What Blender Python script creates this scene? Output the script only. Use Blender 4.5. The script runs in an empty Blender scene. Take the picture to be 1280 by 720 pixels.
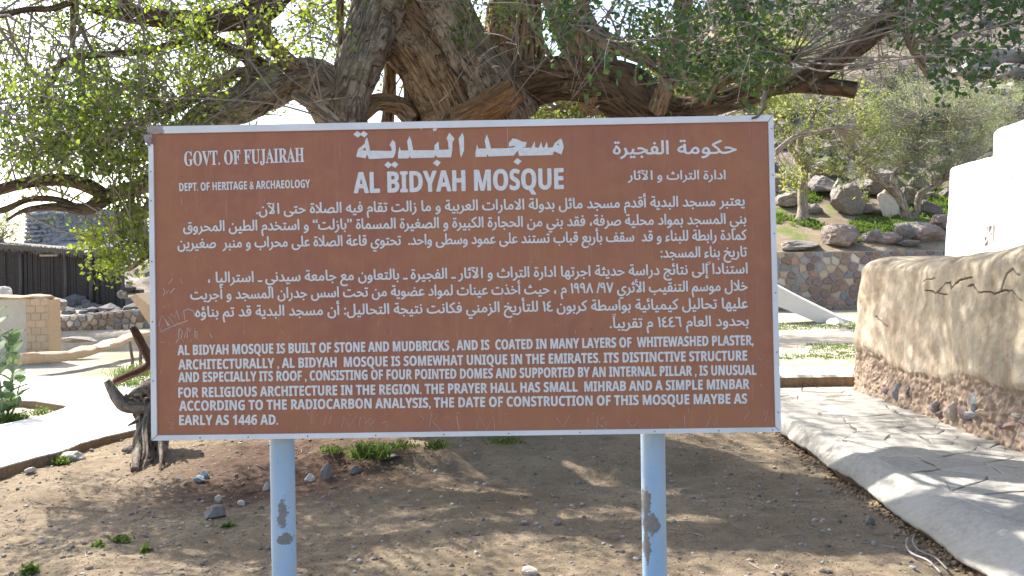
import bpy, math, random
import numpy as np
from mathutils import Vector, Matrix
D = bpy.data; SC = bpy.context.scene; COL = SC.collection
R = math.radians
# ------------------------------------------------------------ camera
F = 1100.0; ROLL = R(0.92); PITCH = math.atan(-10 / F)
CAM = Vector((0, 0, 1.55))
fwd = Vector((0, math.cos(PITCH), math.sin(PITCH)))
up0 = Vector((0, -math.sin(PITCH), math.cos(PITCH))); rt0 = Vector((1, 0, 0))
rt = rt0 * math.cos(ROLL) - up0 * math.sin(ROLL)
up = up0 * math.cos(ROLL) + rt0 * math.sin(ROLL)
cam = D.cameras.new('camera'); cam.lens = 36 * F / 1280; cam.sensor_width = 36
cam.clip_start = 0.05; cam.clip_end = 2000
co = D.objects.new('camera', cam); COL.objects.link(co)
m = Matrix((rt, up, -fwd)).transposed().to_4x4(); m.translation = CAM
co.matrix_world = m; SC.camera = co
def ray(px, py): return fwd + rt * ((px - 640) / F) + up * ((360 - py) / F)
def at(px, py, Y):
    d = ray(px, py); return CAM + d * (Y / d.y)
def on_z(px, py, z):
    d = ray(px, py); return CAM + d * ((z - CAM.z) / d.z)
# ------------------------------------------------------------ light
SUN_AZ = R(-42); SUN_EL = R(46)          # azimuth from +Y, negative = to the left
sd = Vector((math.sin(SUN_AZ) * math.cos(SUN_EL), math.cos(SUN_AZ) * math.cos(SUN_EL), math.sin(SUN_EL)))
W = D.worlds.new('World'); SC.world = W; W.use_nodes = True
nt = W.node_tree; nt.nodes.clear()
sky = nt.nodes.new('ShaderNodeTexSky'); sky.sky_type = 'NISHITA'; sky.sun_disc = False
sky.sun_elevation = SUN_EL; sky.sun_rotation = SUN_AZ; sky.dust_density = 2.5; sky.air_density = 1.0
bg = nt.nodes.new('ShaderNodeBackground'); bg.inputs[1].default_value = 0.15
wo = nt.nodes.new('ShaderNodeOutputWorld')
nt.links.new(sky.outputs[0], bg.inputs[0]); nt.links.new(bg.outputs[0], wo.inputs[0])
sl = D.lights.new('sun', 'SUN'); sl.energy = 4.5; sl.angle = R(0.53); sl.color = (1, .95, .87)
so = D.objects.new('sun', sl); COL.objects.link(so)
so.rotation_euler = sd.to_track_quat('Z', 'Y').to_euler()
SC.view_settings.view_transform = 'Standard'; SC.view_settings.look = 'None'
SC.view_settings.exposure = 1.42; SC.view_settings.gamma = 1
SC.cycles.max_bounces = 8; SC.cycles.transparent_max_bounces = 8
# ------------------------------------------------------------ helpers
rng = np.random.default_rng(7); random.seed(7)
def hashn(ix, iy, iz, s):
    h = (ix * 374761393 + iy * 668265263 + iz * 2147483647 + s * 1274126177) & 0xffffffff
    h = ((h ^ (h >> 13)) * 1274126177) & 0xffffffff
    h = (h ^ (h >> 16)) & 0xffffffff
    return h / 4294967295.0 * 2 - 1
def vn(P, sc=1.0, s=0):
    P = np.asarray(P, float) * sc; i = np.floor(P).astype(np.int64); f = P - i; f = f * f * (3 - 2 * f); o = 0
    for a in (0, 1):
        for b in (0, 1):
            for c in (0, 1):
                w = (f[:, 0] if a else 1 - f[:, 0]) * (f[:, 1] if b else 1 - f[:, 1]) * (f[:, 2] if c else 1 - f[:, 2])
                o = o + w * hashn(i[:, 0] + a, i[:, 1] + b, i[:, 2] + c, s)
    return o
def fbm(P, sc=1.0, s=0, n=4):
    o = 0; a = 1.0
    for k in range(n): o = o + a * vn(P, sc * 2 ** k, s + k); a *= .5
    return o
def sst(a, b, x): 
    t = np.clip((x - a) / (b - a), 0, 1); return t * t * (3 - 2 * t)
def tag(o, label=None, cat=None, group=None, kind=None):
    if label: o['label'] = label
    if cat: o['category'] = cat
    if group: o['group'] = group
    if kind: o['kind'] = kind
    return o
def empty(name, loc, label, cat, group=None):
    o = D.objects.new(name, None); COL.objects.link(o); o.location = loc; o.empty_display_size = .1
    return tag(o, label, cat, group)
def wloc(o):
    v = Vector((0, 0, 0))
    while o: v += o.location; o = o.parent
    return v
def link(name, me, mat=None, parent=None, loc=None, kind=None, label=None, smooth=False):
    """mesh with vertices in world space becomes an object with origin at loc (or its parent's)"""
    o = D.objects.new(name, me); COL.objects.link(o)
    org = Vector((0, 0, 0))
    if parent: o.parent = parent; org = wloc(parent)
    if loc is not None and not parent: o.location = loc; org = Vector(loc)
    if org.length: me.transform(Matrix.Translation(-org))
    if mat: me.materials.append(mat)
    if smooth: me.polygons.foreach_set('use_smooth', [True] * len(me.polygons))
    if kind: o['kind'] = kind
    if label: o['label'] = label
    return o
def mesh(name, V, Fc, mat=None, parent=None, loc=None, kind=None, label=None, smooth=False, attr=None, uv=None):
    me = D.meshes.new(name); V = np.asarray(V, float)
    if isinstance(Fc, np.ndarray):
        k = Fc.shape[1]; n = len(Fc)
        me.vertices.add(len(V)); me.vertices.foreach_set('co', V.ravel())
        me.loops.add(n * k); me.loops.foreach_set('vertex_index', Fc.astype(np.int32).ravel())
        me.polygons.add(n); me.polygons.foreach_set('loop_start', np.arange(0, n * k, k, dtype=np.int32))
        me.polygons.foreach_set('loop_total', np.full(n, k, dtype=np.int32)); me.update(calc_edges=True)
    else:
        me.from_pydata([tuple(v) for v in V], [], [tuple(int(i) for i in f) for f in Fc]); me.update()
    if attr:
        for an, av in attr.items():
            a = me.attributes.new(an, 'FLOAT', 'POINT'); a.data.foreach_set('value', np.asarray(av, float))
    if uv is not None:
        ul = me.uv_layers.new(name='UVMap'); li = np.zeros(len(me.loops), dtype=np.int32)
        me.loops.foreach_get('vertex_index', li); ul.data.foreach_set('uv', np.asarray(uv, float)[li].ravel())
    return link(name, me, mat, parent, loc, kind, label, smooth)
class Acc:
    def __init__(s): s.V = []; s.F = []; s.n = 0; s.A = []; s.U = []
    def add(s, V, Fc, a=None, U=None):
        V = np.asarray(V, float); s.V.append(V); s.F += [tuple(int(i) + s.n for i in f) for f in Fc]; s.n += len(V)
        s.A.append(np.zeros(len(V)) if a is None else np.broadcast_to(a, (len(V),))); s.U.append(U)
    def build(s, name, *a, **k):
        if 'attr' not in k: k['attr'] = {'tint': np.concatenate(s.A)}
        if s.U[0] is not None: k['uv'] = np.concatenate(s.U)
        return mesh(name, np.concatenate(s.V), s.F, *a, **k)
def box(x0, x1, y0, y1, z0, z1):
    V = [(x, y, z) for z in (z0, z1) for y in (y0, y1) for x in (x0, x1)]
    return V, [(0, 2, 3, 1), (4, 5, 7, 6), (0, 1, 5, 4), (2, 6, 7, 3), (0, 4, 6, 2), (1, 3, 7, 5)]
def ring_cap(rings):
    """rings: list of equal-length closed loops -> side faces + caps"""
    n = len(rings[0]); V = [p for r in rings for p in r]; Fc = []
    for k in range(len(rings) - 1):
        for i in range(n):
            j = (i + 1) % n; Fc.append((k * n + i, k * n + j, (k + 1) * n + j, (k + 1) * n + i))
    Fc.append(tuple(range(n))[::-1]); Fc.append(tuple((len(rings) - 1) * n + i for i in range(n)))
    return V, Fc
def catmull(P, step):
    P = np.asarray(P, float); Q = np.vstack([2 * P[0] - P[1], P, 2 * P[-1] - P[-2]]); out = []
    for i in range(1, len(Q) - 2):
        n = max(2, int(np.linalg.norm(Q[i + 1][:3] - Q[i][:3]) / step)); t = np.linspace(0, 1, n, endpoint=False)[:, None]
        a, b, c, d = Q[i - 1], Q[i], Q[i + 1], Q[i + 2]
        out.append(.5 * ((2 * b) + (c - a) * t + (2 * a - 5 * b + 4 * c - d) * t ** 2 + (3 * b - a - 3 * c + d) * t ** 3))
    out.append(P[-1][None]); return np.concatenate(out)
def tube(P, r, sides, bark=0, seed=0, twist=.6, cap=True):
    P = np.asarray(P, float); r = np.asarray(r, float); n = len(P)
    T = np.gradient(P, axis=0); T /= np.linalg.norm(T, axis=1)[:, None] + 1e-9
    u = np.cross(T[0], (0, 0, 1.0)); 
    if np.linalg.norm(u) < .05: u = np.cross(T[0], (1.0, 0, 0))
    u /= np.linalg.norm(u); Us = [u]
    for i in range(1, n):
        u = u - T[i] * np.dot(u, T[i]); u /= np.linalg.norm(u) + 1e-9; Us.append(u)
    U = np.array(Us); B = np.cross(T, U); a = np.linspace(0, 2 * np.pi, sides, endpoint=False)
    s = np.concatenate([[0], np.cumsum(np.linalg.norm(np.diff(P, axis=0), axis=1))])
    A, S = np.meshgrid(a, s); RR = np.repeat(r[:, None], sides, 1)
    if bark:
        At = A + twist * S; rm = max(r.mean(), .02)
        C = np.stack([np.cos(At) * RR, np.sin(At) * RR, S * .16], -1).reshape(-1, 3)
        big = (np.cos(3 * At + seed) * .5 + np.cos(5 * At + 2 * seed + S) * .5).reshape(-1)
        w = vn(np.stack([np.cos(A) * rm, np.sin(A) * rm, S], -1).reshape(-1, 3), 3.0, seed)
        f1 = 1 - 2 * np.abs(vn(C + w[:, None] * .012, 13, seed + 1)); f2 = 1 - 2 * np.abs(vn(C + w[:, None] * .01, 34, seed + 2)); f3 = vn(C, 55, seed + 3)
        d = (big * .09 + w * .10) * RR.reshape(-1) + (np.minimum(RR.reshape(-1) * .16, .035) * f1 + np.minimum(RR.reshape(-1) * .11, .020) * f2 + .004 * f3) * bark
        RR = RR + d.reshape(n, sides)
    V = P[:, None] + U[:, None] * (np.cos(A) * RR)[..., None] + B[:, None] * (np.sin(A) * RR)[..., None]
    V = V.reshape(-1, 3); Fc = []
    i0 = (np.arange(n - 1)[:, None] * sides + np.arange(sides)[None]).ravel()
    i1 = (np.arange(n - 1)[:, None] * sides + (np.arange(sides)[None] + 1) % sides).ravel()
    Q = np.stack([i0, i1, i1 + sides, i0 + sides], 1); Fc = [tuple(q) for q in Q]
    if cap: Fc += [tuple(range(sides))[::-1], tuple((n - 1) * sides + k for k in range(sides))]
    UV = np.stack([(A * RR), S], -1).reshape(-1, 2)
    return V, Fc, UV
ICO = {}
def ico(sub):
    if sub not in ICO:
        import bmesh
        b = bmesh.new(); bmesh.ops.create_icosphere(b, subdivisions=sub, radius=1)
        ICO[sub] = (np.array([v.co[:] for v in b.verts]), [tuple(v.index for v in f.verts) for f in b.faces]); b.free()
    return ICO[sub]
def rock_v(c, size, seed, sub=2, facet=7, flat=.3):
    V, Fc = ico(sub); V = V.copy(); r = np.random.default_rng(seed)
    for k in range(int(facet * (1.5 if sub > 2 else 1))):
        n = r.normal(size=3); n /= np.linalg.norm(n); h = r.uniform(.55, .9) if sub > 2 else r.uniform(.45, .85)
        d = V @ n; V = V - np.maximum(d - h, 0)[:, None] * n
    V *= (1 + .10 * vn(V, 2.2, seed)[:, None] + .035 * vn(V, 6, seed + 1)[:, None] + (0 if sub < 3 else .05 * (1 - 2 * np.abs(vn(V, 4.5, seed + 2)))[:, None] + .02 * vn(V, 14, seed + 3)[:, None]))
    V[:, 2] = np.where(V[:, 2] < -flat, -flat + (V[:, 2] + flat) * .3, V[:, 2])
    a = r.uniform(0, 6.28); c_, s_ = math.cos(a), math.sin(a)
    V = V * np.asarray(size); 
    return V @ np.array([[c_, s_, 0], [-s_, c_, 0], [0, 0, 1]]) + np.asarray(c), Fc
def voronoi(pts, b):
    x0, x1, y0, y1 = b; out = []
    for i, p in enumerate(pts):
        poly = [(x0, y0), (x1, y0), (x1, y1), (x0, y1)]
        near = sorted(range(len(pts)), key=lambda j: (pts[j][0] - p[0]) ** 2 + (pts[j][1] - p[1]) ** 2)[1:22]
        for j in near:
            q = pts[j]; nx, ny = q[0] - p[0], q[1] - p[1]; mx, my = (q[0] + p[0]) / 2, (q[1] + p[1]) / 2
            new = []
            for k in range(len(poly)):
                a, c = poly[k], poly[(k + 1) % len(poly)]
                da = (a[0] - mx) * nx + (a[1] - my) * ny; dc = (c[0] - mx) * nx + (c[1] - my) * ny
                if da <= 0: new.append(a)
                if da * dc < 0: t = da / (da - dc); new.append((a[0] + (c[0] - a[0]) * t, a[1] + (c[1] - a[1]) * t))
            poly = new
            if len(poly) < 3: break
        if len(poly) >= 3: out.append(poly)
    return out
def inset(poly, d):
    """pull each corner towards the centroid so that the edges move in by about d"""
    P = np.array(poly); c = P.mean(0); v = P - c; L = np.linalg.norm(v, axis=1)[:, None]
    return c + v * np.maximum(.25, (L - d * 1.25) / np.maximum(L, 1e-6))
# ------------------------------------------------------------ materials
def NT(name):
    m = D.materials.new(name); m.use_nodes = True; t = m.node_tree; t.nodes.clear()
    o = t.nodes.new('ShaderNodeOutputMaterial'); return m, t, o
def nn(t, ty, **k):
    n = t.nodes.new(ty)
    for a, v in k.items():
        if a.startswith('i_'): n.inputs[a[2:].replace('_', ' ')].default_value = v
        else: setattr(n, a, v)
    return n
def noise(t, vec, sc, det=6, rough=.6):
    n = nn(t, 'ShaderNodeTexNoise', i_Scale=sc, i_Detail=det, i_Roughness=rough); t.links.new(vec, n.inputs['Vector']); return n.outputs['Fac']
def ramp(t, fac, a, b):
    n = nn(t, 'ShaderNodeMapRange'); n.inputs[1].default_value = a; n.inputs[2].default_value = b; t.links.new(fac, n.inputs[0]); return n.outputs[0]
def mixc(t, fac, a, b):
    n = nn(t, 'ShaderNodeMix', data_type='RGBA')
    for s, v in ((0, fac), (6, a), (7, b)):
        if isinstance(v, (tuple, list)): n.inputs[s].default_value = (*v, 1)
        elif isinstance(v, (int, float)): n.inputs[s].default_value = v
        else: t.links.new(v, n.inputs[s])
    return n.outputs[2]
def vecs(t, kind='Object', scale=None):
    tc = nn(t, 'ShaderNodeTexCoord').outputs[kind]
    if kind == 'Object': tc = nn(t, 'ShaderNodeNewGeometry').outputs['Position']
    if scale:
        mp = nn(t, 'ShaderNodeMapping'); mp.inputs['Scale'].default_value = scale; t.links.new(tc, mp.inputs['Vector']); return mp.outputs[0]
    return tc
def attr(t, name): return nn(t, 'ShaderNodeAttribute', attribute_name=name).outputs['Fac']
def bump(t, fac, strength, dist, prev=None):
    b = nn(t, 'ShaderNodeBump', i_Strength=strength, i_Distance=dist); t.links.new(fac, b.inputs['Height'])
    if prev: t.links.new(prev, b.inputs['Normal'])
    return b.outputs[0]
def finish(t, o, colr, rough=.85, normal=None, spec=.3, metal=0):
    p = nn(t, 'ShaderNodeBsdfPrincipled', i_Metallic=metal)
    if isinstance(rough, (int, float)): p.inputs['Roughness'].default_value = rough
    else: t.links.new(rough, p.inputs['Roughness'])
    p.inputs['Specular IOR Level'].default_value = spec
    if isinstance(colr, (tuple, list)): p.inputs['Base Color'].default_value = (*colr, 1)
    else: t.links.new(colr, p.inputs['Base Color'])
    if normal: t.links.new(normal, p.inputs['Normal'])
    t.links.new(p.outputs[0], o.inputs[0]); return p
def simple(name, c1, c2, s1=3, s2=40, rough=.85, bs=.4, bd=.01, kind='Object', scale=None, c3=None, spec=.3, rnd=0):
    m, t, o = NT(name); v = vecs(t, kind, scale)
    n1 = noise(t, v, s1, 5); n2 = noise(t, v, s2, 6, .65)
    c = mixc(t, ramp(t, n1, .35, .65), c1, c2)
    c = mixc(t, ramp(t, n2, .3, .75), c, c3 or tuple(x * .6 for x in c1))
    if rnd:
        oi = nn(t, 'ShaderNodeObjectInfo'); h = nn(t, 'ShaderNodeHueSaturation'); t.links.new(c, h.inputs['Color'])
        t.links.new(ramp(t, oi.outputs['Random'], -1 / rnd + 1, 1 + 1 / rnd) if 0 else nn_add(t, oi.outputs['Random'], rnd), h.inputs['Value']); c = h.outputs[0]
    b = bump(t, n2, bs, bd); finish(t, o, c, rough, b, spec); return m
def nn_add(t, fac, rnd):
    n = nn(t, 'ShaderNodeMapRange'); n.inputs[3].default_value = 1 - rnd; n.inputs[4].default_value = 1 + rnd; t.links.new(fac, n.inputs[0]); return n.outputs[0]
def leafmat(name, d1, d2, tr1, tr2, gl=.12, mixf=.5):
    m, t, o = NT(name); a = attr(t, 'tint')
    c = mixc(t, a, d1, d2); c2 = mixc(t, a, tr1, tr2)
    p = nn(t, 'ShaderNodeBsdfPrincipled', i_Roughness=.5); p.inputs['Specular IOR Level'].default_value = gl * 3; t.links.new(c, p.inputs['Base Color'])
    tl = nn(t, 'ShaderNodeBsdfTranslucent'); t.links.new(c2, tl.inputs[0])
    mx = nn(t, 'ShaderNodeMixShader'); mx.inputs[0].default_value = mixf
    t.links.new(p.outputs[0], mx.inputs[1]); t.links.new(tl.outputs[0], mx.inputs[2]); t.links.new(mx.outputs[0], o.inputs[0]); return m
# bark: long fibrous ridges along the limb (UV: around, along)
def barkmat(name, c1, c2, c3):
    m, t, o = NT(name); uv = vecs(t, 'UV', (1, .13, 1)); ob = vecs(t)
    n0 = noise(t, ob, 2.2, 3)
    add = nn(t, 'ShaderNodeVectorMath', operation='MULTIPLY_ADD'); t.links.new(nn(t, 'ShaderNodeCombineXYZ').outputs[0], add.inputs[0])
    cx = nn(t, 'ShaderNodeCombineXYZ'); t.links.new(n0, cx.inputs[0]); add.inputs[1].default_value = (.045, 0, 0); t.links.new(cx.outputs[0], add.inputs[0]); t.links.new(uv, add.inputs[2])
    n1 = noise(t, add.outputs[0], 30, 7, .72); n2 = noise(t, add.outputs[0], 85, 5, .75); n3 = noise(t, ob, 1.6, 4); n4 = noise(t, ob, 26, 6, .7)
    c = mixc(t, ramp(t, n3, .38, .62), c1, c2)
    c = mixc(t, ramp(t, n1, .56, .40), c, c3)
    c = mixc(t, ramp(t, n2, .55, .8), c, tuple(min(1, x * 1.7) for x in c1))
    b = bump(t, n1, 1.0, .04); b = bump(t, n2, .8, .012, b); b = bump(t, n4, .5, .012, b)
    finish(t, o, c, .9, b, .15); return m
BARK = barkmat('bark', (.47, .37, .27), (.50, .33, .19), (.07, .045, .028))
BARKD = barkmat('dark_silhouette_bark', (.20, .155, .115), (.25, .17, .105), (.05, .035, .025))  # darker brown; left limbs get their silhouette shade from this colour
BARKG = barkmat('grey_bark', (.45, .39, .32), (.42, .33, .24), (.07, .055, .045))
DRIFT = barkmat('bleached_wood', (.34, .29, .24), (.24, .19, .15), (.12, .085, .06))
CHAR = barkmat('burnt_wood', (.12, .06, .04), (.20, .12, .08), (.03, .02, .016))
CUTW = simple('cut_wood', (.38, .26, .16), (.30, .2, .12), 8, 60)
TWIG = simple('twig_bark', (.38, .33, .29), (.28, .235, .20), 8, 60)
LEAF = leafmat('leaf', (.05, .085, .035), (.12, .155, .045), (.075, .15, .03), (.50, .60, .06), mixf=.52)
LEAFD = leafmat('leaf_dark', (.045, .085, .04), (.08, .125, .05), (.08, .17, .035), (.25, .38, .04), mixf=.35, gl=.12)
LEAFF = leafmat('leaf_feathery', (.16, .18, .09), (.27, .29, .16), (.22, .26, .09), (.46, .50, .22), mixf=.45, gl=.05)
LEAFY = leafmat('leaf_yellow', (.13, .15, .06), (.21, .23, .08), (.20, .25, .06), (.48, .52, .11), mixf=.5, gl=.05)
GRASSM = leafmat('grass', (.06, .10, .025), (.14, .18, .05), (.09, .17, .025), (.26, .36, .07), mixf=.35, gl=.05)
PLANTM = leafmat('milkweed_leaf', (.11, .17, .10), (.18, .25, .15), (.12, .22, .07), (.2, .32, .09), mixf=.25)
def tinted(name, cols, rough=.9):
    m, t, o = NT(name); cr = nn(t, 'ShaderNodeValToRGB'); t.links.new(attr(t, 'tint'), cr.inputs[0]); e = cr.color_ramp.elements
    while len(e) < len(cols): e.new(.5)
    for k, c in enumerate(cols): e[k].position = k / (len(cols) - 1); e[k].color = (*c, 1)
    finish(t, o, cr.outputs[0], rough, None, .2); return m
def groundmat():
    m, t, o = NT('dirt'); v = vecs(t)
    n1 = noise(t, v, .9, 6); n2 = noise(t, v, 7, 8, .7); n3 = noise(t, v, 60, 6, .75)
    vo = nn(t, 'ShaderNodeTexVoronoi', i_Scale=55); t.links.new(v, vo.inputs['Vector'])
    c = mixc(t, ramp(t, n1, .35, .65), (.235, .18, .115), (.34, .265, .18))
    c = mixc(t, ramp(t, n2, .45, .7), c, (.18, .142, .10))
    c = mixc(t, ramp(t, n3, .5, .85), c, (.43, .36, .27))
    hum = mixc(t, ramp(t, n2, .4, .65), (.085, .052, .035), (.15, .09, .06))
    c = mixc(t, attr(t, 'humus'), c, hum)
    rk = mixc(t, ramp(t, noise(t, v, 1.3, 8, .7), .38, .62), (.09, .078, .07), (.26, .215, .18))
    c = mixc(t, attr(t, 'rock'), c, rk)
    pale = mixc(t, ramp(t, n2, .35, .7), (.46, .41, .34), (.33, .28, .22))
    c = mixc(t, attr(t, 'pale'), c, pale)
    gr = mixc(t, ramp(t, n2, .4, .6), (.10, .15, .03), (.2, .23, .07))
    c = mixc(t, attr(t, 'grass'), c, gr)
    b = bump(t, n2, .8, .045); b = bump(t, n3, .9, .016, b); b = bump(t, vo.outputs['Distance'], .25, .008, b)
    finish(t, o, c, .95, b, .12); return m
DIRT = groundmat()
PLASTERW = simple('whitewash', (.80, .77, .70), (.72, .69, .63), 1.2, 14, .9, .3, .01, c3=(.82, .80, .75), spec=.1)
CONC = simple('white_concrete', (.66, .64, .60), (.52, .49, .44), 1.1, 30, .9, .4, .008, c3=(.7, .68, .64), spec=.1)
PATHM = simple('path_plaster', (.40, .375, .335), (.31, .285, .25), 2.2, 26, .9, .7, .014, c3=(.47, .445, .40), spec=.1)
PAVEM = simple('path_slab', (.36, .34, .305), (.265, .25, .22), 1.6, 22, .9, .7, .012, c3=(.44, .42, .385), spec=.08, rnd=.12)
EARTH = simple('raw_earth', (.26, .17, .10), (.16, .10, .065), 6, 40, .95, .9, .03, c3=(.34, .24, .15), spec=.05)
ADOBE = simple('adobe_plaster', (.48, .35, .22), (.40, .29, .19), 2, 25, .92, .5, .02, c3=(.55, .42, .29), spec=.05)
BRICK = simple('mud_brick', (.47, .35, .23), (.42, .31, .20), 5, 40, .92, .5, .01, c3=(.53, .41, .29), spec=.05, rnd=.07)
MORTAR = simple('mortar', (.32, .30, .27), (.25, .225, .20), 3, 40, .95, .6, .012, c3=(.40, .37, .33), spec=.05)
STONES = [simple('stone_' + n, a, b, 3, 22, .85, .6, .012, c3=c, rnd=.2) for n, a, b, c in (
    ('brown', (.24, .175, .13), (.30, .22, .165), (.17, .13, .10)), ('red', (.26, .165, .125), (.22, .145, .115), (.31, .21, .16)),
    ('grey', (.20, .20, .20), (.15, .155, .17), (.28, .27, .26)), ('tan', (.34, .26, .18), (.30, .23, .17), (.40, .32, .24)),
    ('purple', (.19, .14, .14), (.25, .18, .17), (.14, .11, .11)), ('cream', (.44, .39, .32), (.37, .32, .26), (.50, .46, .40)))]
ROCKM = simple('boulder_rock', (.22, .195, .175), (.31, .275, .24), 1.5, 9, .9, .8, .06, c3=(.13, .115, .105), rnd=.25)
ROCKB = simple('brown_boulder_rock', (.24, .18, .15), (.32, .27, .23), 1.2, 8, .9, .8, .05, c3=(.15, .115, .10))
PALER = simple('pale_rock', (.46, .41, .35), (.36, .31, .26), 5, 40, .9, .6, .01, c3=(.52, .48, .42), rnd=.2)
SLATE = simple('blue_grey_stone', (.18, .21, .23), (.25, .28, .29), 8, 50, .7, .4, .005, c3=(.3, .33, .34))
PEBB = tinted('pebbles', [(.12, .11, .11), (.22, .18, .14), (.30, .24, .18), (.26, .25, .24), (.46, .41, .35)])
REED = simple('dark_reeds', (.065, .055, .05), (.10, .08, .065), 12, 60, .9, .5, .01, c3=(.03, .025, .024))
THATCH = simple('thatch', (.16, .13, .105), (.11, .09, .075), 9, 70, .9, .8, .03, c3=(.26, .23, .19))
LITTER = tinted('leaf_litter', [(.08, .055, .04), (.18, .12, .075), (.28, .20, .12), (.38, .31, .20)])
TOWERM = simple('hazed_tower_stone', (.27, .28, .29), (.34, .34, .345), .8, 3.5, .95, .6, .08, c3=(.20, .205, .215), spec=.05)  # pale bluish grey: distance haze put into the stone colour
METAL = simple('screw_metal', (.30, .28, .26), (.2, .16, .13), 90, 300, .5, .1, .001)
CABLE = simple('grey_cable', (.35, .34, .33), (.22, .21, .2), 20, 100, .6, .1, .001)
def signmats():
    m, t, o = NT('brown_sign_paint'); v = vecs(t)
    n1 = noise(t, v, 1.6, 5); n2 = noise(t, v, 12, 6, .7); st = noise(t, vecs(t, 'Object', (14, 1, .7)), 2.2, 5)
    c = mixc(t, ramp(t, n1, .35, .65), (.350, .146, .068), (.295, .116, .074))
    c = mixc(t, ramp(t, n2, .45, .9), c, (.40, .18, .09))
    c = mixc(t, ramp(t, st, .45, .75), c, (.35, .14, .08))
    fade = noise(t, vecs(t, 'Object', (30, 1, 1.2)), 3, 6, .75); c = mixc(t, ramp(t, fade, .58, .95), c, (.46, .29, .22))
    sp = noise(t, v, 240, 3, .6); c = mixc(t, ramp(t, sp, .72, .78), c, (.50, .36, .30))
    dk = noise(t, v, 30, 3, .6); c = mixc(t, ramp(t, dk, .74, .80), c, (.16, .07, .045))
    finish(t, o, c, ramp(t, n1, -1.2, 1.8), bump(t, n2, .08, .003), .35)
    w, t, o = NT('white_frame_paint'); v = vecs(t); n1 = noise(t, v, 5, 6); n2 = noise(t, v, 70, 4, .7)
    c = mixc(t, ramp(t, n1, .35, .7), (.72, .73, .74), (.60, .61, .62)); c = mixc(t, ramp(t, n2, .68, .8), c, (.35, .30, .26))
    finish(t, o, c, .45, bump(t, n2, .1, .001), .4)
    l, t, o = NT('lettering_film'); v = vecs(t); n2 = noise(t, v, 60, 5, .7)
    c = mixc(t, ramp(t, n2, .45, .8), (.68, .68, .67), (.56, .51, .47)); n3 = noise(t, v, 170, 4, .7); c = mixc(t, ramp(t, n3, .68, .76), c, (.36, .2, .14)); finish(t, o, c, .5, None, .3)
    return m, w, l
SIGNB, FRAMEW, LETTER = signmats()
SCR = simple('scratched_paint', (.62, .52, .48), (.48, .36, .31), 20, 100, .7, .1, .001)
def postmat(name, patches):
    m, t, o = NT(name); v = vecs(t); n1 = noise(t, v, 45, 6, .7); n2 = noise(t, v, 90, 5, .7); n3 = noise(t, v, 4, 4)
    c = mixc(t, ramp(t, n3, .35, .65), (.28, .43, .60), (.35, .48, .61))
    geo = v; msum = None
    for (cx, cz, wx, wz) in patches:
        sub = nn(t, 'ShaderNodeVectorMath', operation='SUBTRACT'); sub.inputs[1].default_value = (cx, 3.445, cz); t.links.new(geo, sub.inputs[0])
        mul = nn(t, 'ShaderNodeVectorMath', operation='MULTIPLY'); mul.inputs[1].default_value = (.62 / wx, 6, .8 / wz); t.links.new(sub.outputs[0], mul.inputs[0])
        ln = nn(t, 'ShaderNodeVectorMath', operation='LENGTH'); t.links.new(mul.outputs[0], ln.inputs[0])
        a = nn(t, 'ShaderNodeMath', operation='MULTIPLY_ADD'); t.links.new(n1, a.inputs[0]); a.inputs[1].default_value = 3.4; t.links.new(ln.outputs['Value'], a.inputs[2])
        s = nn(t, 'ShaderNodeMapRange'); t.links.new(a.outputs[0], s.inputs[0]); s.inputs[1].default_value = 2.98; s.inputs[2].default_value = 2.90
        if msum is None: msum = s.outputs[0]
        else:
            x = nn(t, 'ShaderNodeMath', operation='MAXIMUM'); t.links.new(msum, x.inputs[0]); t.links.new(s.outputs[0], x.inputs[1]); msum = x.outputs[0]
    x = nn(t, 'ShaderNodeMath', operation='MAXIMUM'); t.links.new(msum, x.inputs[0]); t.links.new(ramp(t, n2, .655, .68), x.inputs[1])
    dust = noise(t, vecs(t, 'Object', (1, 1, .25)), 14, 5); c = mixc(t, ramp(t, dust, .45, .8), c, (.42, .44, .44)); c = mixc(t, x.outputs[0], c, mixc(t, ramp(t, n1, .4, .6), (.17, .18, .19), (.24, .21, .18)))
    iv = nn(t, 'ShaderNodeMath', operation='SUBTRACT'); iv.inputs[0].default_value = 1; t.links.new(x.outputs[0], iv.inputs[1])
    finish(t, o, c, .42, bump(t, iv.outputs[0], .4, .0015), .35); return m
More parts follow.
